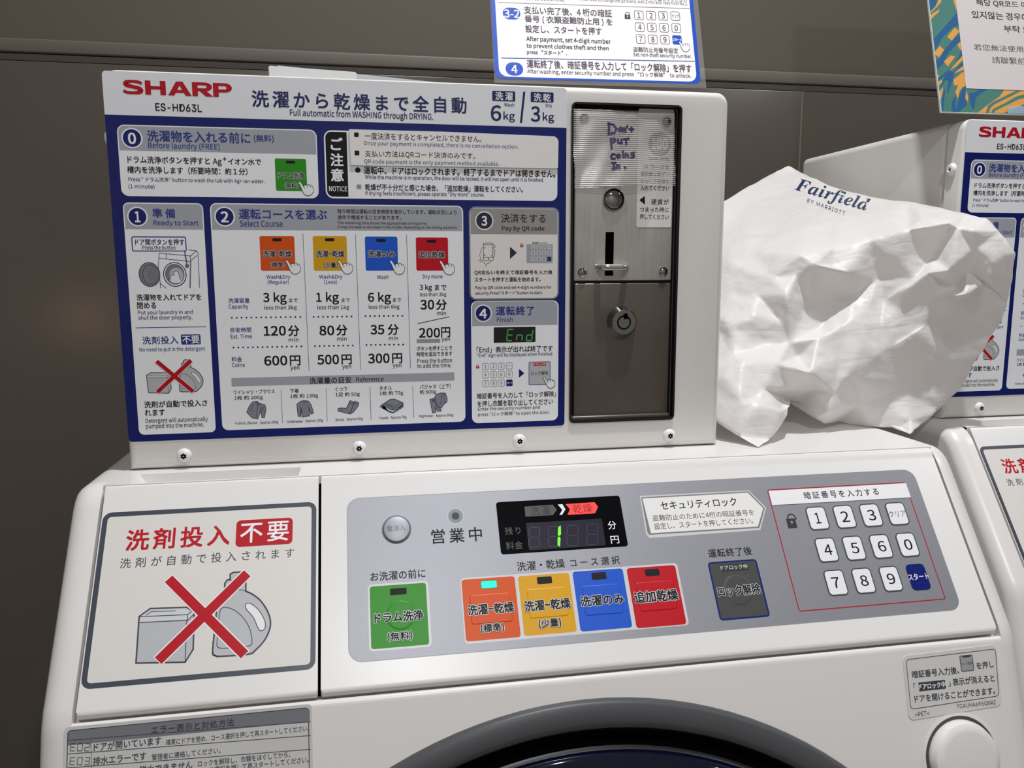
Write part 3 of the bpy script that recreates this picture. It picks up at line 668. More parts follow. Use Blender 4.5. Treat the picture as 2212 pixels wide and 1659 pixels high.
bm = bmesh.new(); box_bm(bm, (hx0 * S, BYF - 0.01, zz(hz0)), (hx1 * S, BYF + 0.03, zz(hz1)), 0)
es = [e for e in bm.edges if abs(e.verts[0].co.y - e.verts[1].co.y) > 0.01]
bmesh.ops.bevel(bm, geom=es, offset=0.003, segments=4, affect='EDGES', profile=0.5)
cut = bm_obj('cut', bm, white_m)
md = cover_o.modifiers.new('b', 'BOOLEAN'); md.operation = 'DIFFERENCE'; md.object = cut; md.solver = 'EXACT'
dg = bpy.context.evaluated_depsgraph_get(); me2 = bpy.data.meshes.new_from_object(cover_o.evaluated_get(dg))
cover_o.modifiers.clear(); cover_o.data = me2; me2.name = 'front_cover'; bpy.data.objects.remove(cut)
me2.transform(Matrix.Translation(-cb.location)); cover_o.parent = cb
me2.set_sharp_from_angle(angle=math.radians(32))
# gasket
gp = Print('recess_gasket', BOX, cb, PX, base=0, label='black gasket'); PRINTS.remove(gp)
def frame3d(name, outer, inner, pl, h0, h1, mat, parent):
    n = len(outer); vs = []
    for h, lp in ((h0, outer), (h1, outer), (h1, inner), (h0 - 0.004, inner)): vs += [pl.at(a, b, h) for a, b in lp]
    fs = [(j * n + k_, j * n + (k_ + 1) % n, (j + 1) * n + (k_ + 1) % n, (j + 1) * n + k_) for j in range(3) for k_ in range(n)]
    return mesh(name, vs, fs, mat, parent)
def rloop(a0, b0, a1, b1, r):
    out = []
    for (cx, cy, t0) in ((a1 - r, b1 - r, 0), (a0 + r, b1 - r, 90), (a0 + r, b0 + r, 180), (a1 - r, b0 + r, 270)):
        for q in range(5): t_ = math.radians(t0 + 22.5 * q); out.append((cx + r * math.cos(t_), cy + r * math.sin(t_)))
    return out
frame3d('recess_gasket', rloop(hx0 - .0012, hz0 - .0012, hx1 + .0012, hz1 + .0012, 0.006), rloop(hx0 + .0012, hz0 + .0014, hx1 - .0012, hz1 - .0012, 0.0035), BOX, 0.0, 0.0014, blackp, cb)
slab('recess_back', (hx0 * S - 0.001, BYF + 0.0075, zz(hz0) - 0.001), (hx1 * S + 0.001, BYF + 0.0192, zz(hz1) + 0.001), blackp, cb)
def plate(name, x0, y0, x1, y1, mat, th=0.0026, bev=0.0009):
    a0, b1 = COIN.loc(x0, y0); a1, b0 = COIN.loc(x1, y1)
    return slab(name, (a0 * S, COIN.P0.y * S, zz(b0)), (a1 * S, COIN.P0.y * S + th, zz(b1)), mat, cb, bev, 3), (a0, b0, a1, b1)
plt_, pr_ = plate('coin_plate', 1243, 234, 1449.3, 605.4, steel)
dor, _ = plate('cash_door', 1241.5, 612, 1441.5, 897.5, dsteel)
slab('lower_ledge', (hx0 * S + 0.002, COIN.P0.y * S - 0.0022, zz(hz0) + 0.0006), (hx1 * S - 0.002, COIN.P0.y * S + 0.002, zz(hz0) + 0.0035), M('ledge_grey', (110, 108, 104), .35, .6), cb, 0.0008)
q = Print('coin_slot', COIN, plt_, PX, base=1); q.poly([(1308.3, 501), (1326.2, 501), (1324.6, 595.6), (1306.2, 595.6)], hole, 1)
C5 = (1200, 180, 5.53)
cl = Print('coin_label', COIN, plt_, C5, base=1, thick=0.0002, label='white coin label partly under the tape'); cl.rect(992, 300, 1380, 1722, stickw, 1, r=20)
ct = Print('coin_lettering', COIN, plt_, C5, base=5, lift=0.0002)
ct.circ(1243, 725, 132, M('coin_grey', (150, 150, 150), .4), 1); ct.ringc(1243, 725, 132, 6, slate, 2); ct.T('100', 1150, 1335, 722, 130, whitep, b=0.02, lay=3)
for s_t, xl, xr, y_, h_ in (('Coin only', 1115, 1357, 903, 50), ('※コースを', 1062, 1357, 998, 56), ('選択後１枚ずつ', 1015, 1357, 1083, 56), ('ゆっくり硬貨を', 1015, 1357, 1170, 56), ('入れてください', 1015, 1357, 1252, 56), ('硬貨が', 1143, 1352, 1417, 66), ('つまった時に', 1007, 1350, 1508, 60), ('押してください', 1005, 1350, 1594, 60)):
    ct.T(s_t, xl, xr, y_, h_, black, b=0.006)
ct.poly([(1000, 1395), (1065, 1345), (1067, 1449)], black, 2)
a, b = COIN.loc(1324.8, 431); r = 0.0072
lathe('return_button', COIN, a, b, [(r + .0004, 0.0), (r + .0003, 0.0016), (r - .0002, 0.0019), (r - .0005, 0.0010), (r - .0006, 0.0012), (r * .7, 0.0021), (r * .35, 0.0027), (0.0004, 0.0029)], [chrome, blackp], plt_, 40, [0, 0, 1, 0, 0, 0, 0, 0])
for x_, y_ in ((1258, 588), (1432, 586.6), (1262, 257), (1440, 263)):
    a, b = COIN.loc(x_, y_); lathe('rivet', COIN, a, b, [(0.0033, 0.0), (0.0032, 0.0008), (0.0021, 0.0017), (0.0005, 0.0021)], chrome, plt_, 24)
def tube(name, pts, r, mat, parent, seg=12, flat=1.0):
    vs = []; fs = []; n = len(pts)
    for i, p_ in enumerate(pts):
        d = (Vector(pts[min(i + 1, n - 1)]) - Vector(pts[max(i - 1, 0)])).normalized(); up = Vector((0, 0, 1)); s1 = d.cross(up).normalized(); s2 = s1.cross(d)
        for q in range(seg): t_ = 2 * math.pi * q / seg; vs.append(Vector(p_) + s1 * (r * math.cos(t_)) + s2 * (r * flat * math.sin(t_)))
    for i in range(n - 1):
        for q in range(seg): fs.append((i * seg + q, i * seg + (q + 1) % seg, (i + 1) * seg + (q + 1) % seg, (i + 1) * seg + q))
    fs += [tuple(range(seg)), tuple(range((n - 1) * seg, n * seg))]
    return mesh(name, vs, fs, mat, parent, smooth=True)
a0_, b0_ = COIN.loc(1290, 577.5); a1_, _ = COIN.loc(1353.5, 577.5)
gpts = []
for i in range(17):
    u_ = i / 16; e_ = min(1, min(u_, 1 - u_) / 0.22); hgt = 0.0075 * math.sin(e_ * math.pi / 2)
    gpts.append(COIN.at(a0_ + (a1_ - a0_) * u_, b0_, hgt - 0.0004))
tube('coin_guard', gpts, 0.0021, M('polished_steel', (196, 192, 186), 0.22, 0.8), plt_, 12, 1.1)
a, b = COIN.loc(1342.5, 695.5)
R_ = 0.0106
lathe('lock_cylinder', COIN, a, b, [(R_ + .0004, 0.0), (R_, 0.0006), (R_ * .80, 0.0052), (R_ * .78, 0.0056), (R_ * .475, 0.0056), (R_ * .47, 0.0034), (R_ * .375, 0.0034), (R_ * .37, 0.0058), (0.0004, 0.0058)], [chrome, M('lock_groove', (12, 12, 14), .6), M('lock_face', (150, 150, 148), .3, 0.9)], dor, 48, [0, 0, 2, 2, 1, 1, 1, 2, 2])
bx = Plane((0, COIN.P0.y - 0.0066 / S, 0), (1, 0, 0), (0, 0, 1)); an, bn = bx.loc(1352.6, 683.5)
mesh('key_notch', [bx.at(an + dx, bn + dz, -0.0006) for dx, dz in ((-.0026, -.0034), (.0026, -.0034), (.0026, .0036), (-.0026, .0036))], [(0, 1, 2, 3)], hole, dor)
def screw(x_, y_, ang=0.0):
    a, b = BOX.loc(x_, y_)
    o = lathe('screw', BOX, a, b, [(0.0046, 0.0), (0.0046, 0.0006), (0.0041, 0.0017), (0.0031, 0.0026), (0.0022, 0.0030), (0.0004, 0.0030)], screww, cb, 32)
    vs = [BOX.at(a, b, 0.0031)]; n = 12
    for q in range(n):
        t_ = ang + math.pi * q / 6; rr_ = (0.00215 if q % 2 == 0 else 0.0014) / S; vs.append(BOX.at(a + rr_ * math.cos(t_), b + rr_ * math.sin(t_), 0.0031))
    fs = [(0, q + 1, (q + 1) % n + 1) for q in range(n)]; m0 = len(vs)
    for q in range(10): t_ = 2 * math.pi * q / 10; vs.append(BOX.at(a + 0.0006 / S * math.cos(t_), b + 0.0006 / S * math.sin(t_), 0.0032))
    fs.append(tuple(range(m0, m0 + 10)))
    d_ = mesh('screw_socket', vs, fs, [hole, M('screw_pin', (170, 170, 175), .3, .5)], o, [0] * 12 + [1]); return o
for i, (x_, y_) in enumerate(((398.5, 983.5), (776, 967), (1121.5, 951.5), (1445, 940))): screw(x_, y_, (0.52, 0.05, 0.3, 0.55)[i])
SIDE = Plane((-0.2895, 1.2, 0), (0, 1, 0), (0, 0, 1)); SIDE.n = Vector((-1, 0, 0))
lathe('side_screw', SIDE, -0.178, 0.150, [(0.0052, 0.0), (0.0050, 0.001), (0.0038, 0.0026), (0.0022, 0.0030), (0.0014, 0.0018), (0.0004, 0.0018)], [screww, M('screw_dimple', (120, 120, 120), .5)], cb, 28, [0, 0, 0, 0, 1, 1])

# instruction sheet
K1 = (200, 130, 3.95); K2 = (680, 130, 3.95); K3 = (250, 520, 3.95); K4 = (700, 520, 3.95); KH = (540, 60, 3.95)
ins = Print('instruction_sheet', BOX, cb, PX, base=0, thick=0.0003, label='white and navy printed instruction sheet')
ins.rect(219.5, 152.5, 1219, 918.8, lbl_w, 1, r=8)
aL, _ = ins.L(219.5, 152.5); aR, bB = ins.L(1219, 918.8); bH = (ins.L(225.3, 248.5)[1] + ins.L(1224.3, 275.6)[1]) / 2
rr_ = 8 * ins.sc(700, 500)
pts = [(aL, bH), (aR, bH)] + [(aR - rr_ + rr_ * math.sin(math.radians(90 - 15 * q)), bB + rr_ - rr_ * math.cos(math.radians(90 - 15 * q)) ) for q in range(7)] + [(aL + rr_ - rr_ * math.sin(math.radians(15 * q)), bB + rr_ - rr_ * math.cos(math.radians(15 * q))) for q in range(7)]
ins.raw(pts, navy, 2)
BASE = 6
class LateParent: pass
def sub(name, K, label=None, base=BASE):
    p = Print(name, BOX, 'INS', K, base=base, label=label, lift=0.0003); return p
def vstroke(p, pts, ws, m, lay=3):
    P = [Vector(q) for q in pts]; Lf, Rt = [], []
    for i, q in enumerate(P):
        d = (P[min(i + 1, len(P) - 1)] - P[max(i - 1, 0)]).normalized(); nn = Vector((-d.y, d.x)) * ws[i] / 2; Lf.append(q + nn); Rt.append(q - nn)
    for i in range(len(P) - 1): p.poly([tuple(Lf[i]), tuple(Lf[i + 1]), tuple(Rt[i + 1]), tuple(Rt[i])], m, lay)
def wordmark(p):
    a0 = p.L(257, 243)[0]; a1 = p.L(1190, 243)[0]; b0 = p.L(722, 183)[1]; b1 = p.L(722, 303)[1]
    p.map = lambda x, y: (a0 + (a1 - a0) * x / 935, b0 + (b1 - b0) * y / 124)
    def bz(c, n=5):
        out = []
        for i in range(len(c) - 1):
            for k in range(n):
                t = k / n; pm = c[max(i - 1, 0)], c[i], c[i + 1], c[min(i + 2, len(c) - 1)]
                out.append(tuple(0.5 * (2 * pm[1][j] + (pm[2][j] - pm[0][j]) * t + (2 * pm[0][j] - 5 * pm[1][j] + 4 * pm[2][j] - pm[3][j]) * t * t + (3 * pm[1][j] - pm[0][j] - 3 * pm[2][j] + pm[3][j]) * t ** 3) for j in range(3)))
        return out + [c[-1]]
    S_ = bz([(164, 30, 24), (135, 17, 27), (85, 12, 25), (42, 18, 32), (27, 33, 40), (45, 49, 36), (92, 60, 31), (138, 72, 36), (153, 90, 42), (138, 106, 34), (90, 112, 26), (40, 110, 27), (6, 96, 26)])
    vstroke(p, [(q[0], q[1]) for q in S_], [q[2] for q in S_], red)
    Q = lambda *pts: p.poly(list(pts), red, 3)
    Q((190, 0), (238, 0), (238, 124), (190, 124)); Q((317, 0), (365, 0), (365, 124), (317, 124)); Q((236, 48), (320, 48), (320, 76), (236, 76))
    Q((382, 124), (455, 0), (483, 0), (483, 34), (434, 124)); Q((583, 124), (511, 0), (483, 0), (483, 34), (531, 124)); Q((448, 99), (517, 99), (505, 74), (461, 74))
    for x0, ys, cx, rx, ry in ((590, (25, 52, 77), 700, 62, 38.5), (770, (26, 56, 83), 872, 63, 41.5)):
        Q((x0, 0), (x0 + 48, 0), (x0 + 48, 124), (x0, 124)); Q((x0 + 46, 0), (cx, 0), (cx, ys[0]), (x0 + 46, ys[0])); Q((x0 + 46, ys[1]), (cx, ys[1]), (cx, ys[2]), (x0 + 46, ys[2]))
        cy = ys[2] / 2; ri = (ys[1] - ys[0]) / 2
        for k in range(10):
            t, u = math.radians(-90 + 18 * k), math.radians(-90 + 18 * (k + 1))
            Q((cx + rx * math.cos(t), cy + cy * math.sin(t)), (cx + rx * math.cos(u), cy + cy * math.sin(u)), (cx + 16 * math.cos(u), (ys[0] + ys[1]) / 2 + ri * math.sin(u)), (cx + 16 * math.cos(t), (ys[0] + ys[1]) / 2 + ri * math.sin(t)))
    Q((652, 76), (712, 76), (770, 124), (706, 124)); p.map = None
hd = sub('heading_lettering', K1)
wordmark(hd); hd.T('ES-HD63L', 538, 932, 406, 64, black, f='I', b=0.008)
hd.K = KH; hd.T('洗濯から乾燥まで全自動', 18, 1845, 634, 138, navyt, b=0.014); hd.T('Full automatic from WASHING through DRYING.', 342, 1562, 748, 74, navyt, b=0.01)
hd.K = K2; hd.rect(1513, 261, 1710, 354, navyt, 1, r=10); hd.T('洗濯', 1540, 1688, 308, 68, lbl_w, b=0.015); hd.T('Wash', 1617, 1700, 380, 30, navyt, b=0.01)
hd.T('6', 1503, 1588, 452, 130, navyt, b=0.010); hd.T('kg', 1610, 1706, 484, 90, navyt, b=0.008); hd.poly([(1777, 270), (1796, 270), (1768, 535), (1749, 535)], navyt, 1)
hd.rect(1841, 270, 2036, 363, navyt, 1, r=10); hd.T('洗乾', 1868, 2012, 319, 68, lbl_w, b=0.015); hd.T('Dry', 1970, 2024, 391, 34, navyt, b=0.01)
hd.T('3', 1845, 1920, 460, 128, navyt, b=0.010); hd.T('kg', 1945, 2040, 492, 90, navyt, b=0.008)
def card(K, x0, y0, x1, y1, bandy, label=None, K_b=None, m=None, band=None, r=62):
    """rectangle given by two page pixels pairs already in K; bandy = page pixel y of the band's lower edge at its centre"""
    p = sub('printed_card', PX, label, 6)
    p.rect(x0, y0, x1, y1, m or lbl_card, 1, r=r / 3.95)
    if bandy:
        a0, b1 = p.L(x0, y0); a1, _ = p.L(x1, y1); bb = p.L(*bandy)[1]; k_ = p.sc((x0 + x1) / 2, y0); i_ = 2.4 * k_; rr2 = (r / 3.95 - 2.4) * k_
        pt = [(a0 + i_, bb), (a1 - i_, bb)] + [(a1 - i_ - rr2 + rr2 * math.cos(math.radians(15 * q)), b1 - i_ - rr2 + rr2 * math.sin(math.radians(15 * q))) for q in range(7)] + [(a0 + i_ + rr2 - rr2 * math.sin(math.radians(15 * q)), b1 - i_ - rr2 + rr2 * math.cos(math.radians(15 * q))) for q in range(7)]
        p.raw(pt, band or lbl_band, 2)
    return p
def P_(K, x, y): return K[0] + x / K[2], K[1] + y / K[2]
# card 0
x0, y0 = P_(K1, 206, 549); x1, y1 = P_(K1, 1932, 1180); p = card(K1, x0, y0, x1, y1, P_(K1, 1070, 788))
t = sub('lettering', K1, base=9); badge(t, 338, 666, 78, '0', navy, lbl_card, 62, 92)
t.T('洗濯物を入れる前に', 468, 1345, 656, 92, bluet, b=0.014); t.T('(無料)', 1378, 1545, 672, 68, bluet, b=0.012); t.T('Before laundry (FREE)', 475, 1085, 738, 66, bluet, b=0.006)
t.T('ドラム洗浄ボタンを押すと', 300, 1000, 854, 60, black, b=0.012); t.T('Ag', 1028, 1102, 872, 66, black, b=0.01); t.T('+', 1112, 1142, 843, 30, black, b=0.02); t.T('イオン水で', 1157, 1437, 867, 56, black, b=0.012)
t.T('槽内を洗浄します（所要時間：約１分）', 297, 1322, 943, 60, black, b=0.012, cjk=False)
t.T('Press " ドラム洗浄" button to wash the tub with Ag+ ion water.', 308, 1467, 1028, 46, navyt, b=0.006); t.T('(1 minute)', 308, 530, 1080, 44, navyt, b=0.006)
def icon(K, x0, y0, x1, y1, m, label, t1, t2, hx, hy, K2_=None):
    p = sub('button_icon', PX, label, 9); p.rect(x0, y0, x1, y1, m, 1, r=4); xm = (x0 + x1) / 2 - 1; p.rect(xm - 10, y0 + 5, xm + 10, y0 + 11.5, black, 2)
    p.K = K2_ or K3; p.T(*t1, black, b=0.016, halo=halo, hw=0.06, lay=4, cjk=False)
    if t2: p.T(*t2, black, b=0.016, halo=halo, hw=0.06, lay=4, cjk=False)
    hand(sub('hand_icon', p.K, base=12), hx, hy, 1.04)
x0, y0 = P_(K1, 1554, 838); x1, y1 = P_(K1, 1832, 1118); icon(K1, x0, y0, x1, y1, green, 'green drum cleaning picture', ('ドラム洗浄', 1580, 1805, 985, 56), ('(無料)', 1640, 1755, 1072, 50), 1762, 1037, K1)
# notice card
x0, y0 = P_(K2, 75, 597); x1, y1 = P_(K2, 2068, 1203); p = card(K2, x0, y0, x1, y1, None)
p.K = K2; p.rect(88, 610, 288, 1166, black, 2, r=50, corners='1001')
for ch, a_, b_, y_ in (('ご', 138, 236, 715), ('注', 136, 241, 850), ('意', 140, 244, 980)): p.T(ch, a_, b_, y_, 104, lbl_card, b=0.02, lay=3)
p.T('NOTICE', 122, 276, 1098, 42, lbl_card, b=0.01, lay=3)
t = sub('lettering', K2, base=9); t.circ(367, 938, 23, black, 1)
t.T('運転中、ドアはロックされます。終了するまでドアは開きません。', 420, 2050, 955, 64, black, b=0.014, cjk=False)
t.T('While the machine is in operation, the door will be locked. It will not open until it is finished.', 430, 1953, 1013, 42, navyt, b=0.01)
t.T('※', 357, 397, 1080, 40, black); t.T('乾燥が不十分だと感じた場合、「追加乾燥」運転をしてください。', 430, 1775, 1093, 54, black, b=0.012, cjk=False)
t.T('If drying feels insufficient, please operate "Dry more" course.', 433, 1447, 1145, 44, navyt, b=0.008)
# card 1
x0, y0 = P_(K1, 257, 1214); x1, y1 = P_(K3, 856, 1632); p = card(K1, x0, y0, x1, y1, P_(K1, 610, 1445), r=48)
t = sub('lettering', K1, base=9); badge(t, 385, 1335, 76, '1', navy, lbl_card, 42, 88); t.T('準備', 513, 705, 1308, 80, bluet, b=0.014); t.T('Ready to Start', 520, 905, 1393, 56, bluet, b=0.006)
t.ring(330, 1503, 806, 1633, bluet, 9, 1, r=18); t.T('ドア開ボタンを押す', 365, 783, 1552, 52, navyt, b=0.012); t.T('Press the button', 427, 708, 1598, 38, navyt, b=0.008)
t.K = K3; t.T('洗濯物を入れてドアを', 180, 730, 482, 54, black, b=0.012); t.T('閉める', 185, 345, 553, 54, black, b=0.012); t.T('Put your laundry in and', 192, 660, 613, 44, navyt, b=0.006); t.T('shut the door properly.', 195, 655, 658, 46, navyt, b=0.006)
t.line([(172, 743), (772, 733)], 6, bluet, 1); t.T('洗剤投入', 230, 535, 848, 66, bluet, b=0.01); t.rect(556, 800, 728, 883, bluet, 1, r=12); t.T('不要', 570, 715, 842, 66, lbl_card, b=0.01)
t.T('No need to put in the detergent', 205, 763, 928, 46, bluet, b=0.006); t.T('洗剤が自動で投入さ', 245, 782, 1390, 56, black, b=0.012); t.T('れます', 250, 420, 1465, 54, black, b=0.012)
t.T('Detergent will automatically', 258, 787, 1532, 50, black, b=0.006); t.T('pumped into the machine.', 260, 753, 1578, 50, black, b=0.006)
d = sub('machine_drawing', K3, base=9)
d.poly([(372, 105), (632, 128), (690, 88), (425, 78)], lbl_card, .5)
for L_ in ([(365, 235), (372, 105), (640, 130), (690, 85), (625, 78)], [(690, 85), (705, 110), (716, 400)], [(372, 150), (635, 176), (695, 125)], [(432, 110), (432, 155)], [(378, 330), (384, 402)], [(636, 130), (642, 176)], [(384, 365), (430, 404)]): d.line(L_, 5, navyt, 1)
d.line([(640, 180), (636, 400)], 12, greyline, 1)
d.circ(506, 288, 100, navyt, 1, ry=110); d.circ(506, 288, 92, lbl_card, 2, ry=102); d.circ(506, 286, 82, navyt, 3, ry=92); d.circ(506, 286, 78, greyline, 4, ry=88); d.circ(520, 296, 60, greyfill, 5, ry=70)
d.poly([(462, 345), (470, 300), (500, 290), (500, 262), (530, 258), (540, 290), (552, 330), (556, 356), (500, 362)], lbl_w, 6); d.line([(462, 345), (470, 300), (500, 290), (500, 262), (530, 258), (540, 290), (552, 330)], 4, navyt, 7)
d.circ(290, 288, 92, navyt, 1, ry=111); d.circ(290, 288, 86, greyline, 2, ry=105); d.circ(300, 290, 68, navyt, 3, ry=88); d.circ(300, 290, 64, M('print_grey_a', (128, 130, 136), .35), 4, ry=84); d.circ(318, 290, 50, greyline, 5, ry=70)
d.rect(378, 245, 408, 318, lbl_card, 3); d.line([(590, 90), (609, 200)], 9, bluet, 8); d.circ(610, 214, 16, navyt, 8); d.circ(610, 214, 11, greyline, 9)
def mapsmall(P0x, P0y, P1x, P1y):
    # place the big sticker's drawing (its own flat coordinates) in a small rectangle of the sheet
    f = lambda x, y: PAN.loc(K[0] + x / K[2], K[1] + y / K[2])
    A0 = f(568, 1708); A1 = f(1715, 928); m0 = BOX.loc(*P0x), BOX.loc(*P1x)
    def g(x, y):
        a_, b_ = f(x, y); u_ = (a_ - A0[0]) / (A1[0] - A0[0]); v_ = (b_ - A0[1]) / (A1[1] - A0[1])
        return (m0[0][0] + (m0[1][0] - m0[0][0]) * u_, m0[0][1] + (m0[1][1] - m0[0][1]) * v_)
    return g
gm_ = mapsmall(P_(K3, 280, 1295), 0, P_(K3, 730, 1018), 0)
for nm, fn in (('box_drawing', box_drawing), ('bottle_drawing', bottle_drawing), ('cross_mark', cross_drawing)):
    p = sub(nm, K3, 'red diagonal cross' if nm == 'cross_mark' else None, 9); p.map = gm_; fn(p)
# card 2
x0, y0 = P_(K1, 1000, 1219); x1, y1 = P_(K4, 1206, 1542); p = card(K1, x0, y0, x1, y1, (720, 498), r=52)
t = sub('lettering', K1, base=9); badge(t, 1128, 1335, 76, '2', navy, lbl_card, 60, 88); t.T('運転コースを選ぶ', 1250, 1998, 1315, 86, bluet, b=0.014, cjk=False); t.T('Select Course', 1257, 1622, 1393, 56, bluet, b=0.006)
t.K = K2
for s_t, a_, b_, y_, h_ in (('残り時間は運転の目安時間を表示しています。運転状況により', 193, 1208, 1294, 38), ('途中で増減することがあります。', 195, 735, 1342, 38), ('The remaining time shows the approximate driving time.', 196, 958, 1393, 32), ('It may increase or decrease in the middle depending on the driving situation.', 198, 1216, 1428, 32)): t.T(s_t, a_, b_, y_, h_, black, b=0.006, cjk=False)
for (xa1, ya1, xb1, yb1) in ((654.4, 504.7, 667.7, 800.5), (767.8, 506, 779, 798), (878.2, 507, 886.6, 795.4)):
    t.K = PX; t.line([(xa1, ya1), (xb1, yb1)], 1.0, bluet, 1)
t.K = K3
for s_t, a_, b_, y_, h_ in (('洗濯容量', 962, 1143, 510, 42), ('Capacity', 965, 1133, 565, 46), ('目安時間', 980, 1157, 760, 42), ('Est. Time', 982, 1163, 815, 36), ('料金', 990, 1078, 1010, 42), ('Coins', 993, 1102, 1058, 36)): t.T(s_t, a_, b_, y_, h_, bluet, b=0.008)
for s_t, a_, b_, y_ in (('Wash&Dry', 1288, 1490, 311), ('(Regular)', 1297, 1477, 355), ('Wash&Dry', 1737, 1935, 310), ('(Less)', 1780, 1887, 353)): t.T(s_t, a_, b_, y_, 42, bluet, b=0.008)
v = sub('value_lettering', K3, base=9)
for s_t, a_, b_, y_, h_, w_ in (('3 kg', 1260, 1458, 493, 104, .012), ('まで', 1480, 1553, 508, 34, .006), ('less than 3kg', 1268, 1545, 573, 44, .006), ('1 kg', 1713, 1903, 491, 104, .012), ('まで', 1927, 1998, 507, 34, .006), ('less than 1kg', 1722, 1992, 571, 44, .006),
    ('120', 1265, 1450, 768, 80, .014), ('分', 1473, 1565, 768, 90, .014), ('min', 1476, 1558, 843, 34, .006), ('80', 1740, 1862, 765, 80, .014), ('分', 1884, 1975, 762, 90, .014), ('min', 1889, 1970, 835, 34, .006),
    ('600', 1270, 1462, 1022, 80, .014), ('円', 1488, 1575, 1021, 82, .014), ('yen', 1492, 1568, 1090, 36, .006), ('500', 1722, 1903, 1013, 80, .014), ('円', 1928, 2012, 1012, 82, .014), ('yen', 1933, 2008, 1081, 36, .006)): v.T(s_t, a_, b_, y_, h_, black, b=w_)
v.K = K4
for s_t, a_, b_, y_, h_, w_ in (('6 kg', 377, 570, 491, 104, .012), ('まで', 587, 658, 504, 34, .006), ('less than 6kg', 382, 643, 567, 44, .006), ('35', 398, 512, 758, 78, .014), ('分', 545, 635, 757, 90, .014), ('min', 553, 630, 829, 34, .006),
    ('300', 378, 557, 1003, 80, .014), ('円', 582, 665, 1002, 82, .014), ('yen', 587, 660, 1070, 36, .006), ('3 kg', 817, 920, 402, 60, .012), ('まで', 945, 1043, 398, 46, .012), ('less than 3kg', 818, 1043, 461, 42, .006),
    ('30', 823, 937, 545, 80, .014), ('分', 957, 1045, 545, 88, .014), ('min', 963, 1040, 617, 34, .006), ('円', 1000, 1075, 780, 82, .014), ('yen', 1002, 1075, 846, 36, .006)): v.T(s_t, a_, b_, y_, h_, black, b=w_)
v.line([(800, 707), (1068, 648)], 6, black, 1)
for s_t, a_, b_, y_ in (('ボタンを押すことで', 790, 1092, 917), ('時間を追加できます', 790, 1093, 965)): v.T(s_t, a_, b_, y_, 38, black, b=0.01, cjk=False)
v.T('Press the button', 795, 1090, 1021, 38, black, b=0.006); v.T('to add the time.', 795, 1085, 1063, 36, black, b=0.006)
v.T('Wash', 452, 550, 308, 34, bluet); v.T('Dry more', 843, 1010, 310, 42, bluet)
dt = sub('dotted_lines', K3, base=9)
for K_, xa1, ya1, xb1, yb1, n in ((K3, 992, 657, 1575, 650, 15), (K3, 1689, 650, 2012, 646, 9), (K4, 354, 643, 668, 640, 9), (K3, 1006, 911, 1584, 901, 15), (K3, 1700, 898, 2022, 893, 9), (K4, 362, 889, 675, 885, 9)):
    dt.K = K_
    for i in range(n): dt.circ(xa1 + (xb1 - xa1) * i / (n - 1), ya1 + (yb1 - ya1) * i / (n - 1), 8, navyt, 1, seg=8)
for (a_, b_, c_, d_, m_, lb, t1, t2, hx, hy, KK) in ((560.5, 509.7, 638.6, 584.6, orange, 'orange wash and dry picture', ('洗濯~乾燥', 1258, 1500, 112, 56), ('(標準)', 1320, 1445, 208, 50), 1455, 165, K3),
    (675.4, 509.7, 750.8, 584.6, yellow, 'yellow small wash and dry picture', ('洗濯~乾燥', 1710, 1950, 112, 56), ('(少量)', 1775, 1893, 210, 50), 1900, 165, K3),
    (788, 511, 860, 584.6, blue, 'blue wash only picture', ('洗濯のみ', 375, 607, 113, 56), None, 565, 168, K4), (898, 512.8, 968.4, 584.6, redb, 'red extra drying picture', ('追加乾燥', 808, 1030, 118, 56), None, 990, 172, K4)): icon(PX, a_, b_, c_, d_, m_, lb, t1, t2, hx, hy, KK)
ps = sub('price_sticker', K4, 'small white price sticker', 10); ps.rect(790, 838, 990, 868, M('label_grey_patch', (150, 150, 154), .4), 0); ps.rect(792, 734, 990, 837, whitep, 2); ps.T('200', 812, 987, 785, 80, black, b=0.014, lay=4)
rf = sub('reference_row', PX, base=9); rf.rect(499.8, 816.5, 981.5, 821.5, lbl_band, 1, r=2)
rf.K = K3; rf.T('洗濯量の目安', 1655, 2010, 1190, 54, black, b=0.01); rf.K = K4; rf.T('Reference', 275, 508, 1180, 42, black, b=0.006)
rf.K = K3
for s_t, a_, b_, y_, h_ in (('ワイシャツ・ブラウス', 1007, 1357, 1288, 38), ('1枚 約 200g', 1014, 1256, 1340, 42), ('Y-shirts, Blouse', 1017, 1208, 1556, 28), ('Approx 200g', 1232, 1386, 1551, 28), ('下着', 1487, 1562, 1280, 36), ('1枚 約 130g', 1490, 1727, 1325, 42), ('Underwear', 1462, 1598, 1540, 26), ('Approx 130g', 1618, 1768, 1536, 28), ('くつ下', 1875, 1978, 1266, 36), ('1足 約 50g', 1877, 2083, 1312, 42), ('Socks', 1875, 1950, 1525, 24), ('Approx 50g', 1970, 2108, 1522, 28)): rf.T(s_t, a_, b_, y_, h_, black, b=0.008, cjk=False)
for L_ in (((1411, 1272), (1424, 1555)), ((1795, 1262), (1805, 1540)), ((2170, 1250), (2178, 1525))): rf.line(L_, 3.5, bluet, 1)
rf.K = K4
for s_t, a_, b_, y_, h_ in (('タオル', 472, 577, 1255, 36), ('1枚 約 70g', 474, 675, 1301, 42), ('Towel', 466, 545, 1510, 24), ('Approx 70g', 568, 704, 1508, 28), ('パジャマ（上下）', 817, 1080, 1243, 42), ('約 500g', 818, 957, 1291, 42), ('Nightwear', 812, 931, 1496, 28), ('Approx 500g', 953, 1102, 1491, 28)): rf.T(s_t, a_, b_, y_, h_, black, b=0.008, cjk=False)
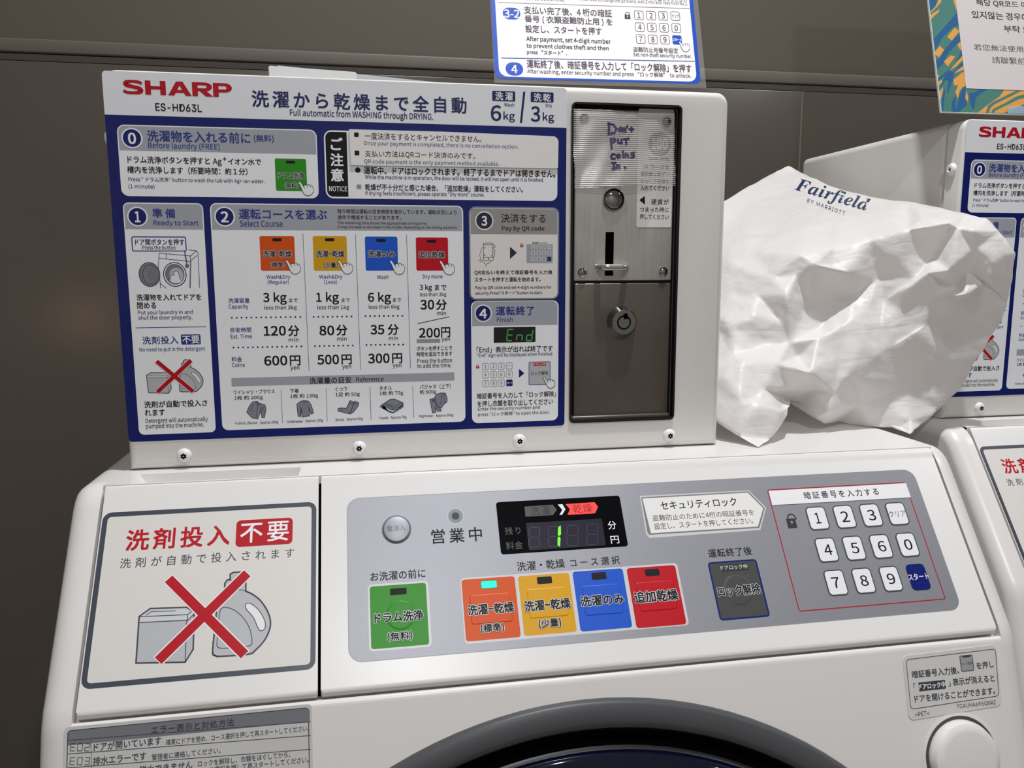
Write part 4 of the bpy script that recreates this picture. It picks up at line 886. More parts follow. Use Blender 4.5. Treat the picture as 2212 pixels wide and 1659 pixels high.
for L_ in (((392, 1248), (401, 1525)), ((757, 1238), (765, 1510))): rf.line(L_, 3.5, bluet, 1)
def cloth(name, K_, outs, lines):
    p = sub(name, K_, base=9)
    for i, o_ in enumerate(outs): p.poly(o_, M('print_cloth_grey', (132, 135, 142), .35), 1 + i * 2); p.line(o_, 5, navyt, 2 + i * 2, closed=True)
    for l_ in lines: p.line(l_, 3, navyt, 6)
cloth('shirt_drawing', K3, [[(1118, 1462), (1140, 1410), (1168, 1375), (1205, 1368), (1225, 1385), (1275, 1400), (1283, 1440), (1270, 1508), (1248, 1508), (1240, 1450), (1212, 1520), (1165, 1510), (1135, 1480)]], [[(1150, 1455), (1175, 1395)], [(1215, 1395), (1200, 1505)], [(1205, 1372), (1225, 1400), (1240, 1385)], [(1240, 1425), (1262, 1422), (1256, 1443), (1236, 1442), (1240, 1425)], [(1190, 1372), (1212, 1395)]])
cloth('underwear_drawing', K3, [[(1546, 1392), (1580, 1368), (1600, 1364), (1625, 1364), (1648, 1370), (1668, 1400), (1689, 1468), (1668, 1480), (1650, 1430), (1655, 1492), (1590, 1505), (1585, 1430), (1578, 1500), (1556, 1496), (1550, 1440)]], [[(1600, 1364), (1608, 1378), (1622, 1376), (1630, 1364)], [(1578, 1498), (1572, 1405)], [(1650, 1430), (1640, 1405)]])
cloth('socks_drawing', K3, [[(2040, 1367), (2074, 1382), (2068, 1410), (2030, 1460), (2005, 1477), (1975, 1470), (2015, 1430)], [(1998, 1363), (2035, 1376), (2022, 1410), (2008, 1458), (1985, 1474), (1940, 1462), (1898, 1452), (1896, 1432), (1925, 1425), (1965, 1430), (1985, 1395)]], [[(1990, 1380), (2028, 1394)], [(2035, 1385), (2070, 1397)], [(1920, 1428), (1930, 1458)]])
cloth('towel_drawing', K4, [[(478, 1415), (500, 1395), (500, 1430), (590, 1465), (675, 1400), (672, 1420), (590, 1468), (560, 1462)], [(492, 1400), (565, 1352), (600, 1350), (672, 1380), (674, 1398), (598, 1445), (575, 1443)]], [[(515, 1395), (590, 1420)], [(520, 1388), (598, 1412)], [(575, 1443), (650, 1385), (672, 1385)]])
cloth('pajamas_drawing', K4, [[(902, 1352), (935, 1345), (960, 1400), (998, 1440), (998, 1453), (970, 1455), (950, 1420), (955, 1462), (925, 1468)], [(925, 1362), (960, 1310), (1000, 1297), (1035, 1300), (1050, 1345), (1048, 1375), (1020, 1395), (1000, 1427), (962, 1412), (950, 1350), (935, 1372)]], [[(1000, 1297), (1005, 1335), (1030, 1302)], [(1005, 1335), (985, 1410)], [(1030, 1340), (1022, 1392)]])
# card 4
p = card(PX, 1017, 650, 1205, 907.5, (1110, 703), r=52); p.items[-1] = p.items[-1]
t = sub('lettering', K4, base=9); badge(t, 1357, 619, 64, '4', navy, lbl_card, 60, 76); t.T('運転終了', 1468, 1790, 597, 76, bluet, b=0.014); t.T('Finish', 1475, 1608, 672, 40, bluet, b=0.006)
t.rect(1447, 739, 1803, 864, M('print_display_black', (20, 22, 24), .3), 1, r=5); t.seg7('End', 1556, 756, 46, 96, 38, segprint, 3, w=9, slant=.13)
t.items = [i for i in t.items]
t.T('「End」表示が出れば終了です', 1302, 1950, 924, 52, black, b=0.01, cjk=False); t.T('"End" sign will be displayed when finished.', 1303, 1953, 974, 40, navyt, b=0.006)
lock(t, 1310, 1068, 0.33, redb, lbl_card)
for r_i in range(3):
    for c_i in range(4):
        tx = ('1', '2', '3', 'クリア', '4', '5', '6', '0', '7', '8', '9', 'スタート')[r_i * 4 + c_i]; xc = (1376, 1444, 1511, 1579)[c_i] + r_i * 1; y_ = (1073, 1144, 1218)[r_i] - c_i * 2
        if tx == 'スタート': t.rect(xc - 27, y_ - 27, xc + 27, y_ + 27, navy, 1, r=8); t.T(tx, xc - 23, xc + 23, y_, 20, lbl_card, b=0.01, cjk=False, lay=2)
        else:
            t.ring(xc - 27, y_ - 28, xc + 27, y_ + 28, greyline, 3.5, 1, r=9); w_ = 20 if tx == 'クリア' else 8; t.T(tx, xc - w_, xc + w_, y_, 18 if tx == 'クリア' else 28, black, b=0.0, cjk=False)
t.poly([(1662, 1092), (1662, 1168), (1708, 1130)], navy, 1)
t.rect(1745, 1033, 1930, 1226, bluet, 1, r=10); t.rect(1750, 1038, 1925, 1221, greyfill, 2, r=8); t.rect(1785, 1043, 1892, 1065, redb, 3); t.T('ドアロック中', 1790, 1887, 1054, 18, lbl_w, b=0.01, cjk=False, lay=4); t.T('ロック解除', 1765, 1910, 1129, 34, black, b=0.004, cjk=False, lay=4)
hand(sub('hand_icon', K4, base=13), 1872, 1163, 0.82)
t.T('暗証番号を入力して「ロック解除」', 1305, 1975, 1315, 48, black, b=0.01, cjk=False); t.T('を押し衣類を取り出してください', 1308, 1950, 1381, 50, black, b=0.01, cjk=False)
t.T('Enter the security number and', 1313, 1840, 1430, 36, black, b=0.004); t.T('press "ロック解除" to open the door.', 1313, 1925, 1474, 38, black, b=0.004)

# paper notice strip and payment card, pasted over the sheet
ns = Print('paper_notice', BOX, None, K2, base=7, thick=0.0011)
ns.poly([(293, 592), (1100, 613), (2040, 652), (2064, 668), (2076, 692), (2072, 920), (2050, 925), (1200, 910), (310, 898)], paper, 1)
ns.TAG = ('wrinkled white paper strip with two payment rules taped over the blue instruction sheet', 'notice')
ns.rect(335, 619, 376, 659, black, 2, r=8); ns.rect(339, 773, 381, 815, black, 2, r=8)
for s_t, a_, b_, y_, h_, m_ in (('一度決済をするとキャンセルできません。', 425, 1420, 662, 58, black), ('Once your payment is completed, there is no cancellation option.', 418, 1733, 729, 46, bluet), ('支払い方法はQRコード決済のみです。', 427, 1367, 812, 58, black), ('QR code payment is the only payment method available.', 422, 1570, 880, 46, bluet)): ns.T(s_t, a_, b_, y_, h_, m_, b=0.004, lay=2, cjk=False)
pc = Print('payment_card', BOX, None, PX, base=7, thick=0.0006)
pc.rect(1012, 446, 1206.5, 646, M('clear_film_edge', (120, 126, 150), .15), 1, r=14)
pc.items.append(('P', pc.rr(1012, 446, 1206.5, 646, 14, inset=3), pc.mi(M('paper_card', (226, 223, 220), .5)), 2))
pc.TAG = ('laminated paper card with grey heading showing step 3, pay by QR code', 'sticker')
a0, b1 = pc.L(1012, 446); a1, _ = pc.L(1206.5, 646); bb = pc.L(1110, 506)[1]; k_ = pc.sc(1110, 480); i_ = 4 * k_; r2 = 8 * k_
pc.raw([(a0 + i_, bb), (a1 - i_, bb)] + [(a1 - i_ - r2 + r2 * math.cos(math.radians(15 * q)), b1 - i_ - r2 + r2 * math.sin(math.radians(15 * q))) for q in range(7)] + [(a0 + i_ + r2 - r2 * math.sin(math.radians(15 * q)), b1 - i_ - r2 + r2 * math.cos(math.radians(15 * q))) for q in range(7)], M('card_band', (148, 146, 144), .5), 3)
pc.K = K2; badge(pc, 1445, 1370, 68, '3', M('badge_ink', (20, 30, 58), .5), M('paper_card'), 44, 78); pc.items = [((*i[:3], i[3] + 2) if i[0] == 'P' and i[3] in (3, 4) and len(i[1]) == 36 else i) for i in pc.items]
pc.items = [((*i[:9], 8, *i[10:]) if i[0] == 'T' else i) for i in pc.items]
pc.T('決済をする', 1588, 1967, 1350, 76, black, b=0.004, lay=5); pc.T('Pay by QR code', 1595, 1957, 1440, 48, black, b=0.01, lay=5)
K7 = (1000, 500, 8.296); pc.K = K7; ink_ = M('print_black_brown', (40, 28, 32), .5)
pc.ring(360, 204, 546, 526, ink_, 8, 4, r=28)
for L_ in ([(362, 240), (544, 240)], [(362, 465), (544, 465)], [(355, 285), (335, 292), (318, 350), (300, 410), (305, 455), (320, 497), (370, 555), (418, 606), (400, 628)], [(277, 530), (320, 492)], [(425, 582), (470, 562), (503, 528)],
           [(380, 318), (380, 292), (402, 292)], [(502, 292), (522, 292), (522, 318)], [(380, 408), (380, 434), (404, 434)], [(500, 434), (520, 434)]): pc.line(L_, 7, ink_, 4)
pc.circ(457, 492, 12, ink_, 4); pc.circ(315, 541, 9, ink_, 4)
for x_, y_ in ((558, 268), (552, 340), (546, 384), (546, 428)): pc.circ(x_, y_, 25, ink_, 5); pc.circ(x_, y_, 18, M('paper_card'), 6)
pc.poly([(840, 273), (840, 492), (963, 382)], M('badge_ink'), 4); lock(pc, 1050, 235, 0.75, M('print_lock_red', (178, 60, 62), .5), M('paper_card'), 4)
pc.rect(1137, 182, 1603, 565, M('print_pad_grey', (158, 160, 170), .5), 4); pc.rect(1137, 182, 1603, 230, M('paper_card'), 5); pc.T('暗証番号を入力する', 1238, 1500, 206, 26, ink_, b=0.02, lay=6, cjk=False)
for r_i in range(3):
    for c_i in range(4):
        tx = ('1', '2', '3', 'クリア', '4', '5', '6', '0', '7', '8', '9', 'スタート')[r_i * 4 + c_i]; xc = (1255, 1350, 1445, 1541)[c_i]; y_ = (283, 387, 494)[r_i]
        pc.rect(xc - 37, y_ - 38, xc + 37, y_ + 38, navy if tx == 'スタート' else M('print_key_pale', (190, 190, 194), .5), 5, r=8); w_ = 13 if len(tx) == 1 else 28
        pc.T(tx, xc - w_, xc + w_, y_, 44 if len(tx) == 1 else 20, halo if tx == 'スタート' else ink_, b=0.004, lay=6, cjk=False)
for s_t, a_, b_, y_, h_ in (('QR支払いを終えて暗証番号を入力後', 205, 1600, 736, 82), ('スタートを押すと運転を始めます。', 207, 1385, 860, 82), ('Pay by QR code and set 4-digit numbers for', 218, 1582, 1007, 72), ('security.Press"スタート"button to start.', 222, 1420, 1105, 72)): pc.T(s_t, a_, b_, y_, h_, M('print_black_brown'), b=0.016 if h_ > 80 else 0.014, lay=4, cjk=False)

# ------------------------------------------------------------------ ridged tape with handwriting over the coin plate
tape_m = M('clear_ridged_tape', (205, 202, 200), 0.22)
N_, L_, b_ = nodes(tape_m)
tc = N_.new('ShaderNodeTexCoord'); sp = N_.new('ShaderNodeSeparateXYZ'); L_.new(tc.outputs['Object'], sp.inputs[0])
wv = N_.new('ShaderNodeMath'); wv.operation = 'MULTIPLY'; wv.inputs[1].default_value = 2 * math.pi / 0.00132; L_.new(sp.outputs[2], wv.inputs[0])
sn = N_.new('ShaderNodeMath'); sn.operation = 'SINE'; L_.new(wv.outputs[0], sn.inputs[0])
mr = N_.new('ShaderNodeMapRange'); mr.inputs[1].default_value = -0.5; mr.inputs[2].default_value = 0.6; mr.inputs[3].default_value = 0.22; mr.inputs[4].default_value = 0.68; L_.new(sn.outputs[0], mr.inputs[0])
L_.new(mr.outputs[0], b_.inputs['Alpha'])
bp = N_.new('ShaderNodeBump'); bp.inputs['Strength'].default_value = 0.6; bp.inputs['Distance'].default_value = 0.0004; L_.new(sn.outputs[0], bp.inputs['Height']); L_.new(bp.outputs[0], b_.inputs['Normal'])
TA = [(1233.5, 236), (1459.5, 243.5), (1462.2, 398.8), (1241.5, 405)]
TL_, TR_, BR_, BL_ = [BOX.loc(*q) for q in TA]
def tape_h(u_, v_):
    base_ = 0.0006 * (1 - u_) ** 1 + (-0.0022) * u_
    if u_ < 0.04: base_ = 0.0008
    return base_ + 0.0052 * math.sin(math.pi * min(1, u_ * 1.02)) ** 1.3 * (0.25 + 0.75 * v_) + 0.0004 * math.sin(9 * u_ + 3 * v_) + 0.00025 * math.sin(23 * u_ + 11 * v_)
def tape_ab(u_, v_):
    t_ = (TL_[0] * (1 - u_) + TR_[0] * u_, TL_[1] * (1 - u_) + TR_[1] * u_); q_ = (BL_[0] * (1 - u_) + BR_[0] * u_, BL_[1] * (1 - u_) + BR_[1] * u_)
    return (t_[0] * (1 - v_) + q_[0] * v_, t_[1] * (1 - v_) + q_[1] * v_)
vs = []; fs = []; NU, NV = 44, 30
for j in range(NV + 1):
    for i in range(NU + 1):
        u_, v_ = i / NU, j / NV; a, b = tape_ab(u_, v_)
        if j in (0, NV): b += 0.0009 * math.sin(7 * u_ + 2 * j) + 0.0006 * random.uniform(-1, 1)
        if i in (0, NU): a += 0.0007 * random.uniform(-1, 1)
        vs.append(BOX.at(a, b, tape_h(u_, v_)))
for j in range(NV):
    for i in range(NU): k_ = j * (NU + 1) + i; fs.append((k_, k_ + 1, k_ + NU + 2, k_ + NU + 1))
tape = thing('adhesive_tape', BOX.at(*tape_ab(.5, .5)), 'translucent ridged tape with handwritten purple words stuck over the coin plate', 'tape')
mesh('tape_strip', vs, fs, tape_m, tape, smooth=True)
class TapePlane(Plane):
    def at(s, a, b, h=0.0):
        u_ = (a - TL_[0]) / (TR_[0] - TL_[0]); v_ = (TL_[1] - b) / (TL_[1] - BL_[1]); return BOX.at(a, b, tape_h(max(0, min(1, u_)), max(0, min(1, v_))) + h)
tpl = TapePlane((0, 1, 0), (1, 0, 0), (0, 0, 1)); tpl.n = Vector((0, -1, 0))
pen = M('marker_purple', (66, 48, 92), 0.4)
hw = Print('handwriting', tpl, tape, C5, base=3, lift=0.00015, label='purple marker words')
ST = {'D': [[(0, 0), (5, 60), (0, 130)], [(-5, 0), (60, 15), (95, 65), (70, 110), (0, 130)]], 'o': [[(20, 0), (0, 20), (15, 42), (40, 30), (36, 5), (20, 0)]], 'n': [[(0, 0), (0, 40)], [(0, 15), (22, 2), (30, 15), (32, 42)]],
      "'": [[(0, 0), (-6, 16)]], 't': [[(12, -20), (12, 30)], [(-14, 2), (34, 0)]], 'p': [[(0, 0), (8, 120)], [(0, 5), (40, 0), (55, 20), (35, 45), (8, 48)]], 'u': [[(0, 0), (2, 35), (25, 42), (40, 30)], [(42, 0), (44, 44)]],
      'T': [[(12, -5), (14, 60)], [(-14, 0), (44, -8)]], 'c': [[(44, 5), (15, 0), (0, 25), (8, 58), (44, 55)]], 'i': [[(0, 10), (2, 50)], [(-2, -18), (2, -12)]], 's': [[(44, 0), (12, 5), (10, 22), (40, 32), (38, 55), (5, 62)]], 'I': [[(20, 0), (24, 62)], [(0, 0), (42, -4)], [(6, 66), (44, 62)]], '.': [[(0, 0), (8, 10)]]}
for word, pos in (('Don\'t', ((628, 482), (745, 535), (795, 540), (850, 515), (890, 550))), ('put', ((650, 662), (735, 680), (820, 672))), ('coins', ((650, 850), (715, 855), (790, 838), (820, 850), (880, 835))), ('In.', ((660, 958), (715, 980), (805, 1010)))):
    for ch, (x_, y_) in zip(word, pos):
        key_ = 'T' if (word == 'put' and ch == 't') else ch
        for stx in ST[key_]:
            hw.line([(x_ + q[0], y_ + q[1]) for q in stx], 25, pen, 1)
            for q in stx: hw.circ(x_ + q[0], y_ + q[1], 13, pen, 1, seg=10)

# ------------------------------------------------------------------ laminated instruction sign standing on the coin box
C8 = (1040, 0, 4.424); clear = M('clear_laminate', (235, 235, 235), 0.12); clear.node_tree.nodes['Principled BSDF'].inputs['Alpha'].default_value = 0.16
sg = thing('instruction_sign', SIGN.at(0.31, 0.0), 'laminated white sign with bright blue border leaning on the coin control box', 'sign')
film = Print('laminate_film', SIGN, sg, PX, base=0, thick=0.0001)
bA, tA = -0.002, 0.36
sL = SIGN.loc(1069, 100)[0]; sR = SIGN.loc(1509, 100)[0]
u0 = SIGN.loc(1062.5, 90)[0]; u1 = SIGN.loc(1516, 100)[0]; sb = SIGN.loc(1300, 184)[1]
film.raw([(u0, sb - 0.004), (u1, sb - 0.004), (u1, sb + 0.215), (u0, sb + 0.215)], clear, 0)
sh = Print('printed_sheet', SIGN, sg, C8, base=2, thick=0.0003)
a0 = SIGN.loc(*P_(C8, 118, 560))[0]; a1 = SIGN.loc(*P_(C8, 2078, 640))[0]; bb0 = SIGN.loc(*P_(C8, 1100, 799))[1]
def rpoly(a0, b0, a1, b1, r): return rloop(a0, b0, a1, b1, r)
sh.raw(rpoly(a0, bb0, a1, bb0 + 0.205, 0.008), signblue, 1)
ai0 = SIGN.loc(*P_(C8, 158, 560))[0]; ai1 = SIGN.loc(*P_(C8, 2042, 640))[0]; bi0 = SIGN.loc(*P_(C8, 1100, 781))[1]
sh.raw(rpoly(ai0, bi0, ai1, bb0 + 0.195, 0.011), signw, 2)
sl = Print('sign_lettering', SIGN, sg, C8, base=6, thick=0.0003); sl.thick = 0.0
sl.base = 8; sl.lift = 0.0003
sl.line([(152, 40), (1988, 117)], 6, M('sign_rule_grey', (134, 122, 140), .5), 1); sl.line([(188, 571), (2035, 622)], 8, M('sign_rule_blue', (28, 54, 160), .5), 1)
sl.T('Unable to use both coins and e-money.', 210, 787, 13, 36, M('sign_ink_soft', (98, 88, 108), .5), b=0.004); sl.T('If you need to change the QR brand, wait 2-min and  redo from No.2.', 925, 1962, 46, 42, M('sign_ink_soft'), b=0.004)
sl.T('変更する場合は約２分待ち、②からやり直してください', 925, 1955, 6, 44, M('sign_ink_soft'), b=0.004, cjk=False)
def pill(p, x0, y0, x1, y1, txt, tx0, tx1, h):
    p.rect(x0, y0, x1, y1, signblue, 1, r=(y1 - y0) * .5); p.T(txt, tx0, tx1, (y0 + y1) / 2 + 2, h, whitep, b=0.016)
pill(sl, 192, 86, 369, 208, '3-2', 210, 354, 76); pill(sl, 225, 611, 402, 743, '4', 285, 341, 76)
for s_t, x_0, x_1, y_, h_ in (('支払い完了後、4 桁の暗証', 400, 1238, 135, 72), ('番号 ( 衣類盗難防止用 ) を', 407, 1245, 222, 74), ('設定し、スタートを押す', 415, 1142, 310, 72), ('運転終了後、暗証番号を入力して「ロック解除」を押す', 433, 2005, 660, 78), ('盗難防止用番号設定', 1448, 1877, 511, 50)): sl.T(s_t, x_0, x_1, y_, h_, signink, b=0.012 if h_ > 60 else .004, cjk=False)
for s_t, x_0, x_1, y_, h_ in (('After payment, set 4-digit number', 425, 1230, 412, 58), ('to prevent clothes theft and then', 428, 1212, 476, 52), ('press “スタート”.', 432, 812, 528, 50), ('After washing, enter security number and press “ロック解除”  to unlock.', 437, 2005, 734, 54), ('Set non-theft security number.', 1450, 2010, 566, 46)): sl.T(s_t, x_0, x_1, y_, h_, signink, b=0.018 if x_0 < 1000 and y_ < 600 else 0.008)
lock(sl, 1389, 168, 0.72, M('lock_ink', (44, 40, 46), .5), signw, 1)
for r_i in range(3):
    for c_i in range(4):
        tx = ('1', '2', '3', 'クリア', '4', '5', '6', '0', '7', '8', '9', 'スタート')[r_i * 4 + c_i]
        xc = (1498, 1614, 1730, 1846)[c_i] + r_i * 10; y_ = (176, 290, 404)[r_i] + c_i * 4
        if tx == 'スタート': sl.rect(xc - 49, y_ - 46, xc + 49, y_ + 46, signblue, 1, r=16); sl.T(tx, xc - 42, xc + 42, y_ - 2, 30, whitep, b=0.03, cjk=False)
        else:
            sl.ring(xc - 49, y_ - 46, xc + 49, y_ + 46, M('sign_key_line', (78, 60, 92), .5), 5, 1, r=18); w_ = 34 if tx == 'クリア' else 15; sl.T(tx, xc - w_, xc + w_, y_, 30 if tx == 'クリア' else 52, signink, b=0.006, cjk=False)
hand(Print('hand_icon', SIGN, sg, C8, base=14, lift=0.0003), 1886, 432, 0.86, m=M('sign_hand_line', (60, 84, 170), .5), fill=signw)
# clear sign holder lying on the box
hl = thing('acrylic_sign_holder', world((0.02, 1.06, 0.2236)), 'clear acrylic sign holder lying flat on top of the coin control box', 'sign holder')
acr = M('acrylic_milky', (226, 230, 232), 0.08); acr.node_tree.nodes['Principled BSDF'].inputs['Transmission Weight'].default_value = 0.35
def hp(x, y, Y=1.05): h = Plane((0, Y, 0), (1, 0, 0), (0, 0, 1)).hit(x, y); return h
def wedge(name, x0, zl, x1, zr, Y0, Y1, z0, mat):
    bm = bmesh.new(); P = [(x0 * S, Y * S, zz(z)) for Y in (Y0, Y1) for z in (z0, zl)] + [(x1 * S, Y * S, zz(z)) for Y in (Y0, Y1) for z in (z0, zr)]
    v_ = [bm.verts.new(q) for q in P]
    for f in ((0, 1, 3, 2), (4, 6, 7, 5), (0, 4, 5, 1), (2, 3, 7, 6), (1, 5, 7, 3), (0, 2, 6, 4)): bm.faces.new([v_[i] for i in f])
    bmesh.ops.bevel(bm, geom=list(bm.edges), offset=0.0006, segments=2, affect='EDGES')
    return bm_obj(name, bm, mat, hl, smooth=True, angle=40)
wedge('holder_plate', hp(598, 140).x, hp(598, 140.5).z, hp(1062, 178).x, 0.2285, 1.05, 1.36, 0.2242, acr)
wedge('holder_foot', hp(580, 142, 1.045).x, hp(580, 142, 1.045).z, hp(770, 155, 1.045).x, hp(770, 156, 1.045).z, 1.043, 1.049, 0.2242, M('acrylic_edge', (222, 224, 226), .15))

# ------------------------------------------------------------------ poster board by the second machine's box
CP = (1900, 0, 5.53)
po = thing('poster_board', POST.at(0.93, 0), 'teal, blue and orange patterned poster board with white paper note above the second control box', 'poster')
teal = noisy(M('poster_teal', (64, 122, 112), .6), 60, .3, (56, 110, 104)); pblue = noisy(M('poster_blue', (6, 88, 138), .6), 60, .3, (20, 84, 128)); porg = noisy(M('poster_orange', (222, 156, 66), .6), 60, .3, (206, 140, 60))
bd = Print('board', POST, po, CP, base=0, thick=0.0015)
aP0 = POST.loc(*P_(CP, 640, 690))[0]; bP0 = POST.loc(*P_(CP, 800, 1378))[1]; aP1 = aP0 + 0.42; bP1 = bP0 + 0.56
bd.raw([(aP0, bP0), (aP1, bP0), (aP1, bP1), (aP0, bP1)], M('board_edge_pale', (206, 214, 206), .5), 1); bd.raw([(aP0 + .0012, bP0 + .0008), (aP1 - .0012, bP0 + .0008), (aP1 - .0012, bP1 - .001), (aP0 + .0012, bP1 - .001)], teal, 2)
pt = Print('poster_pattern', POST, po, CP, base=3, lift=0.0015)
def cl_(pts, m, l):      # keep the pattern on the board
    q = []
    for x, y in pts:
        a, b = pt.L(x, y); q.append((max(aP0 + .0013, min(aP1 - .0013, a)), max(bP0 + .0009, min(bP1 - .001, b))))
    pt.raw(q, m, l)
cl_([(545, -200), (700, -200), (690, -60), (660, 80), (590, 175), (560, 60)], pblue, 1)
cl_([(690, -100), (720, -100), (720, 60), (660, 130), (592, 190), (588, 178), (650, 120), (680, 50)], porg, 2)
cl_([(592, 215), (700, 145), (688, 185), (640, 225), (602, 268)], porg, 2)
cl_([(840, -60), (890, -60), (920, 60), (922, 160), (905, 165), (870, 70)], porg, 1)
cl_([(615, 500), (640, 495), (760, 355), (900, 195), (935, 190), (940, 325), (850, 375), (740, 480), (655, 625), (630, 640)], pblue, 1)
cl_([(790, 478), (880, 366), (940, 410), (848, 522)], porg, 2)
cl_([(640, 655), (705, 585), (757, 633), (697, 723), (645, 688)], porg, 2)
cl_([(655, 760), (700, 722), (760, 633), (850, 522), (955, 415), (955, 525), (870, 600), (790, 700), (745, 800), (675, 860)], pblue, 1)
cl_([(752, 772), (830, 700), (888, 712), (800, 830)], porg, 2)
cl_([(912, 570), (950, 535), (975, 600), (950, 640)], porg, 2)
cl_([(680, 975), (830, 850), (890, 780), (965, 640), (985, 650), (985, 690), (900, 790), (800, 900), (690, 1010)], pblue, 2)
cl_([(820, 880), (880, 790), (975, 690), (995, 740), (900, 830)], porg, 2)
cl_([(870, 918), (920, 870), (990, 820), (990, 870)], porg, 3)
cl_([(700, 1100), (720, 1050), (770, 930), (830, 880), (870, 900), (990, 750), (1000, 850), (880, 925), (860, 1000), (800, 1160), (790, 1145), (805, 1000), (780, 990)], pblue, 2)
cl_([(685, 1020), (715, 985), (738, 1010), (690, 1060)], porg, 2); cl_([(675, 920), (697, 945), (690, 965), (680, 960)], porg, 2)
cl_([(695, 1130), (745, 1075), (735, 1160), (715, 1240)], porg, 2); cl_([(715, 1370), (735, 1180), (768, 1080), (770, 1130), (745, 1370)], pblue, 2)
cl_([(865, 990), (990, 890), (1020, 1060), (975, 1080), (940, 1130), (925, 1215), (890, 1140), (925, 1050), (880, 1060)], porg, 3)
cl_([(848, 1390), (850, 1260), (880, 1190), (900, 1200), (895, 1320), (905, 1330), (920, 1260), (935, 1180), (985, 1080), (1030, 1060), (1010, 1110), (1030, 1290), (970, 1340), (940, 1390)], pblue, 2)
cl_([(1020, 1120), (1045, 1190), (1035, 1260), (1010, 1210)], porg, 3)
cl_([(1055, 1150), (1110, 1145), (1180, 1100), (1290, 1095), (1220, 1140), (1135, 1200), (1120, 1330), (1100, 1345), (1070, 1280)], pblue, 2)
cl_([(1160, 1395), (1290, 1280), (1420, 1190), (1480, 1105), (1900, 1140), (2100, 1300), (2100, 1395)], porg, 1)
cl_([(1255, 1395), (1280, 1300), (1330, 1260), (1620, 1120), (1680, 1125), (1350, 1290), (1310, 1330), (1295, 1395)], teal, 2)
cl_([(1320, 1395), (1340, 1340), (1480, 1270), (1620, 1190), (1900, 1120), (1900, 1170), (1650, 1225), (1370, 1360), (1350, 1395)], teal, 2)
cl_([(1470, 1390), (1720, 1280), (2100, 1150), (2100, 1390)], pblue, 2)
nt = Print('paper_note', POST, po, CP, base=8, lift=0.0017)
aN0 = POST.loc(*P_(CP, 950, 545))[0]; bN0 = POST.loc(*P_(CP, 1300, 1105))[1]
nt.raw([(aN0, bN0), (aN0 + 0.33, bN0), (aN0 + 0.33, bN0 + 0.46), (aN0, bN0 + 0.46)], M('note_paper', (206, 198, 198), .6), 1)
nk = M('note_ink', (30, 24, 28), .6)
for s_t, x_0, x_1, y_, h_ in (('해당 QR코드 어플을', 1135, 1920, 96, 82), ('있지않는 경우에는 프런', 1082, 2060, 242, 88), ('부탁 드립니다', 1465, 2080, 402, 82), ('若您無法使用QR', 1108, 1840, 625, 82), ('請聯繫前台', 1325, 1820, 768, 84)): nt.T(s_t, x_0, x_1, y_, h_, nk, b=0.012 if y_ < 500 else 0.0, lay=3, cjk=False)
tp_ = Print('clear_tape', POST, po, CP, base=14, lift=0.0019); tape_c = M('tape_bluish', (170, 190, 206), .25); tape_c.node_tree.nodes['Principled BSDF'].inputs['Alpha'].default_value = 0.7
tp_.poly([(1508, 1325), (1600, 1305), (1900, 1310), (1900, 1400), (1510, 1400)], tape_c, 1)

# ------------------------------------------------------------------ the white plastic laundry bag between the machines
BK = (1540, 280, 2.3705)
OUT = [(40, 372, 1.40), (230, 262, 1.48), (388, 180, 1.54), (500, 238, 1.47), (640, 300, 1.38), (840, 350, 1.27), (1000, 366, 1.19), (1170, 400, 1.12), (1300, 430, 1.07), (1410, 452, 1.03),
       (1470, 520, 1.01), (1555, 625, 1.0), (1542, 745, 1.01), (1510, 890, 1.03), (1480, 985, 1.035), (1440, 1040, 1.04), (1380, 1150, 1.04), (1270, 1335, 1.05), (1160, 1440, 1.05), (1070, 1510, 1.045), (1012, 1562, 1.03),
       (950, 1535, 1.05), (790, 1520, 1.09), (640, 1500, 1.12), (575, 1510, 1.07), (530, 1470, 1.06), (500, 1425, 1.08), (430, 1400, 1.13), (405, 1375, 1.13), (388, 1425, 1.03), (385, 1465, 1.02), (300, 1585, 0.995), (235, 1630, 0.985), (130, 1570, 1.0), (20, 1500, 1.03), (-40, 1300, 1.08), (-60, 900, 1.2), (-30, 600, 1.3)]
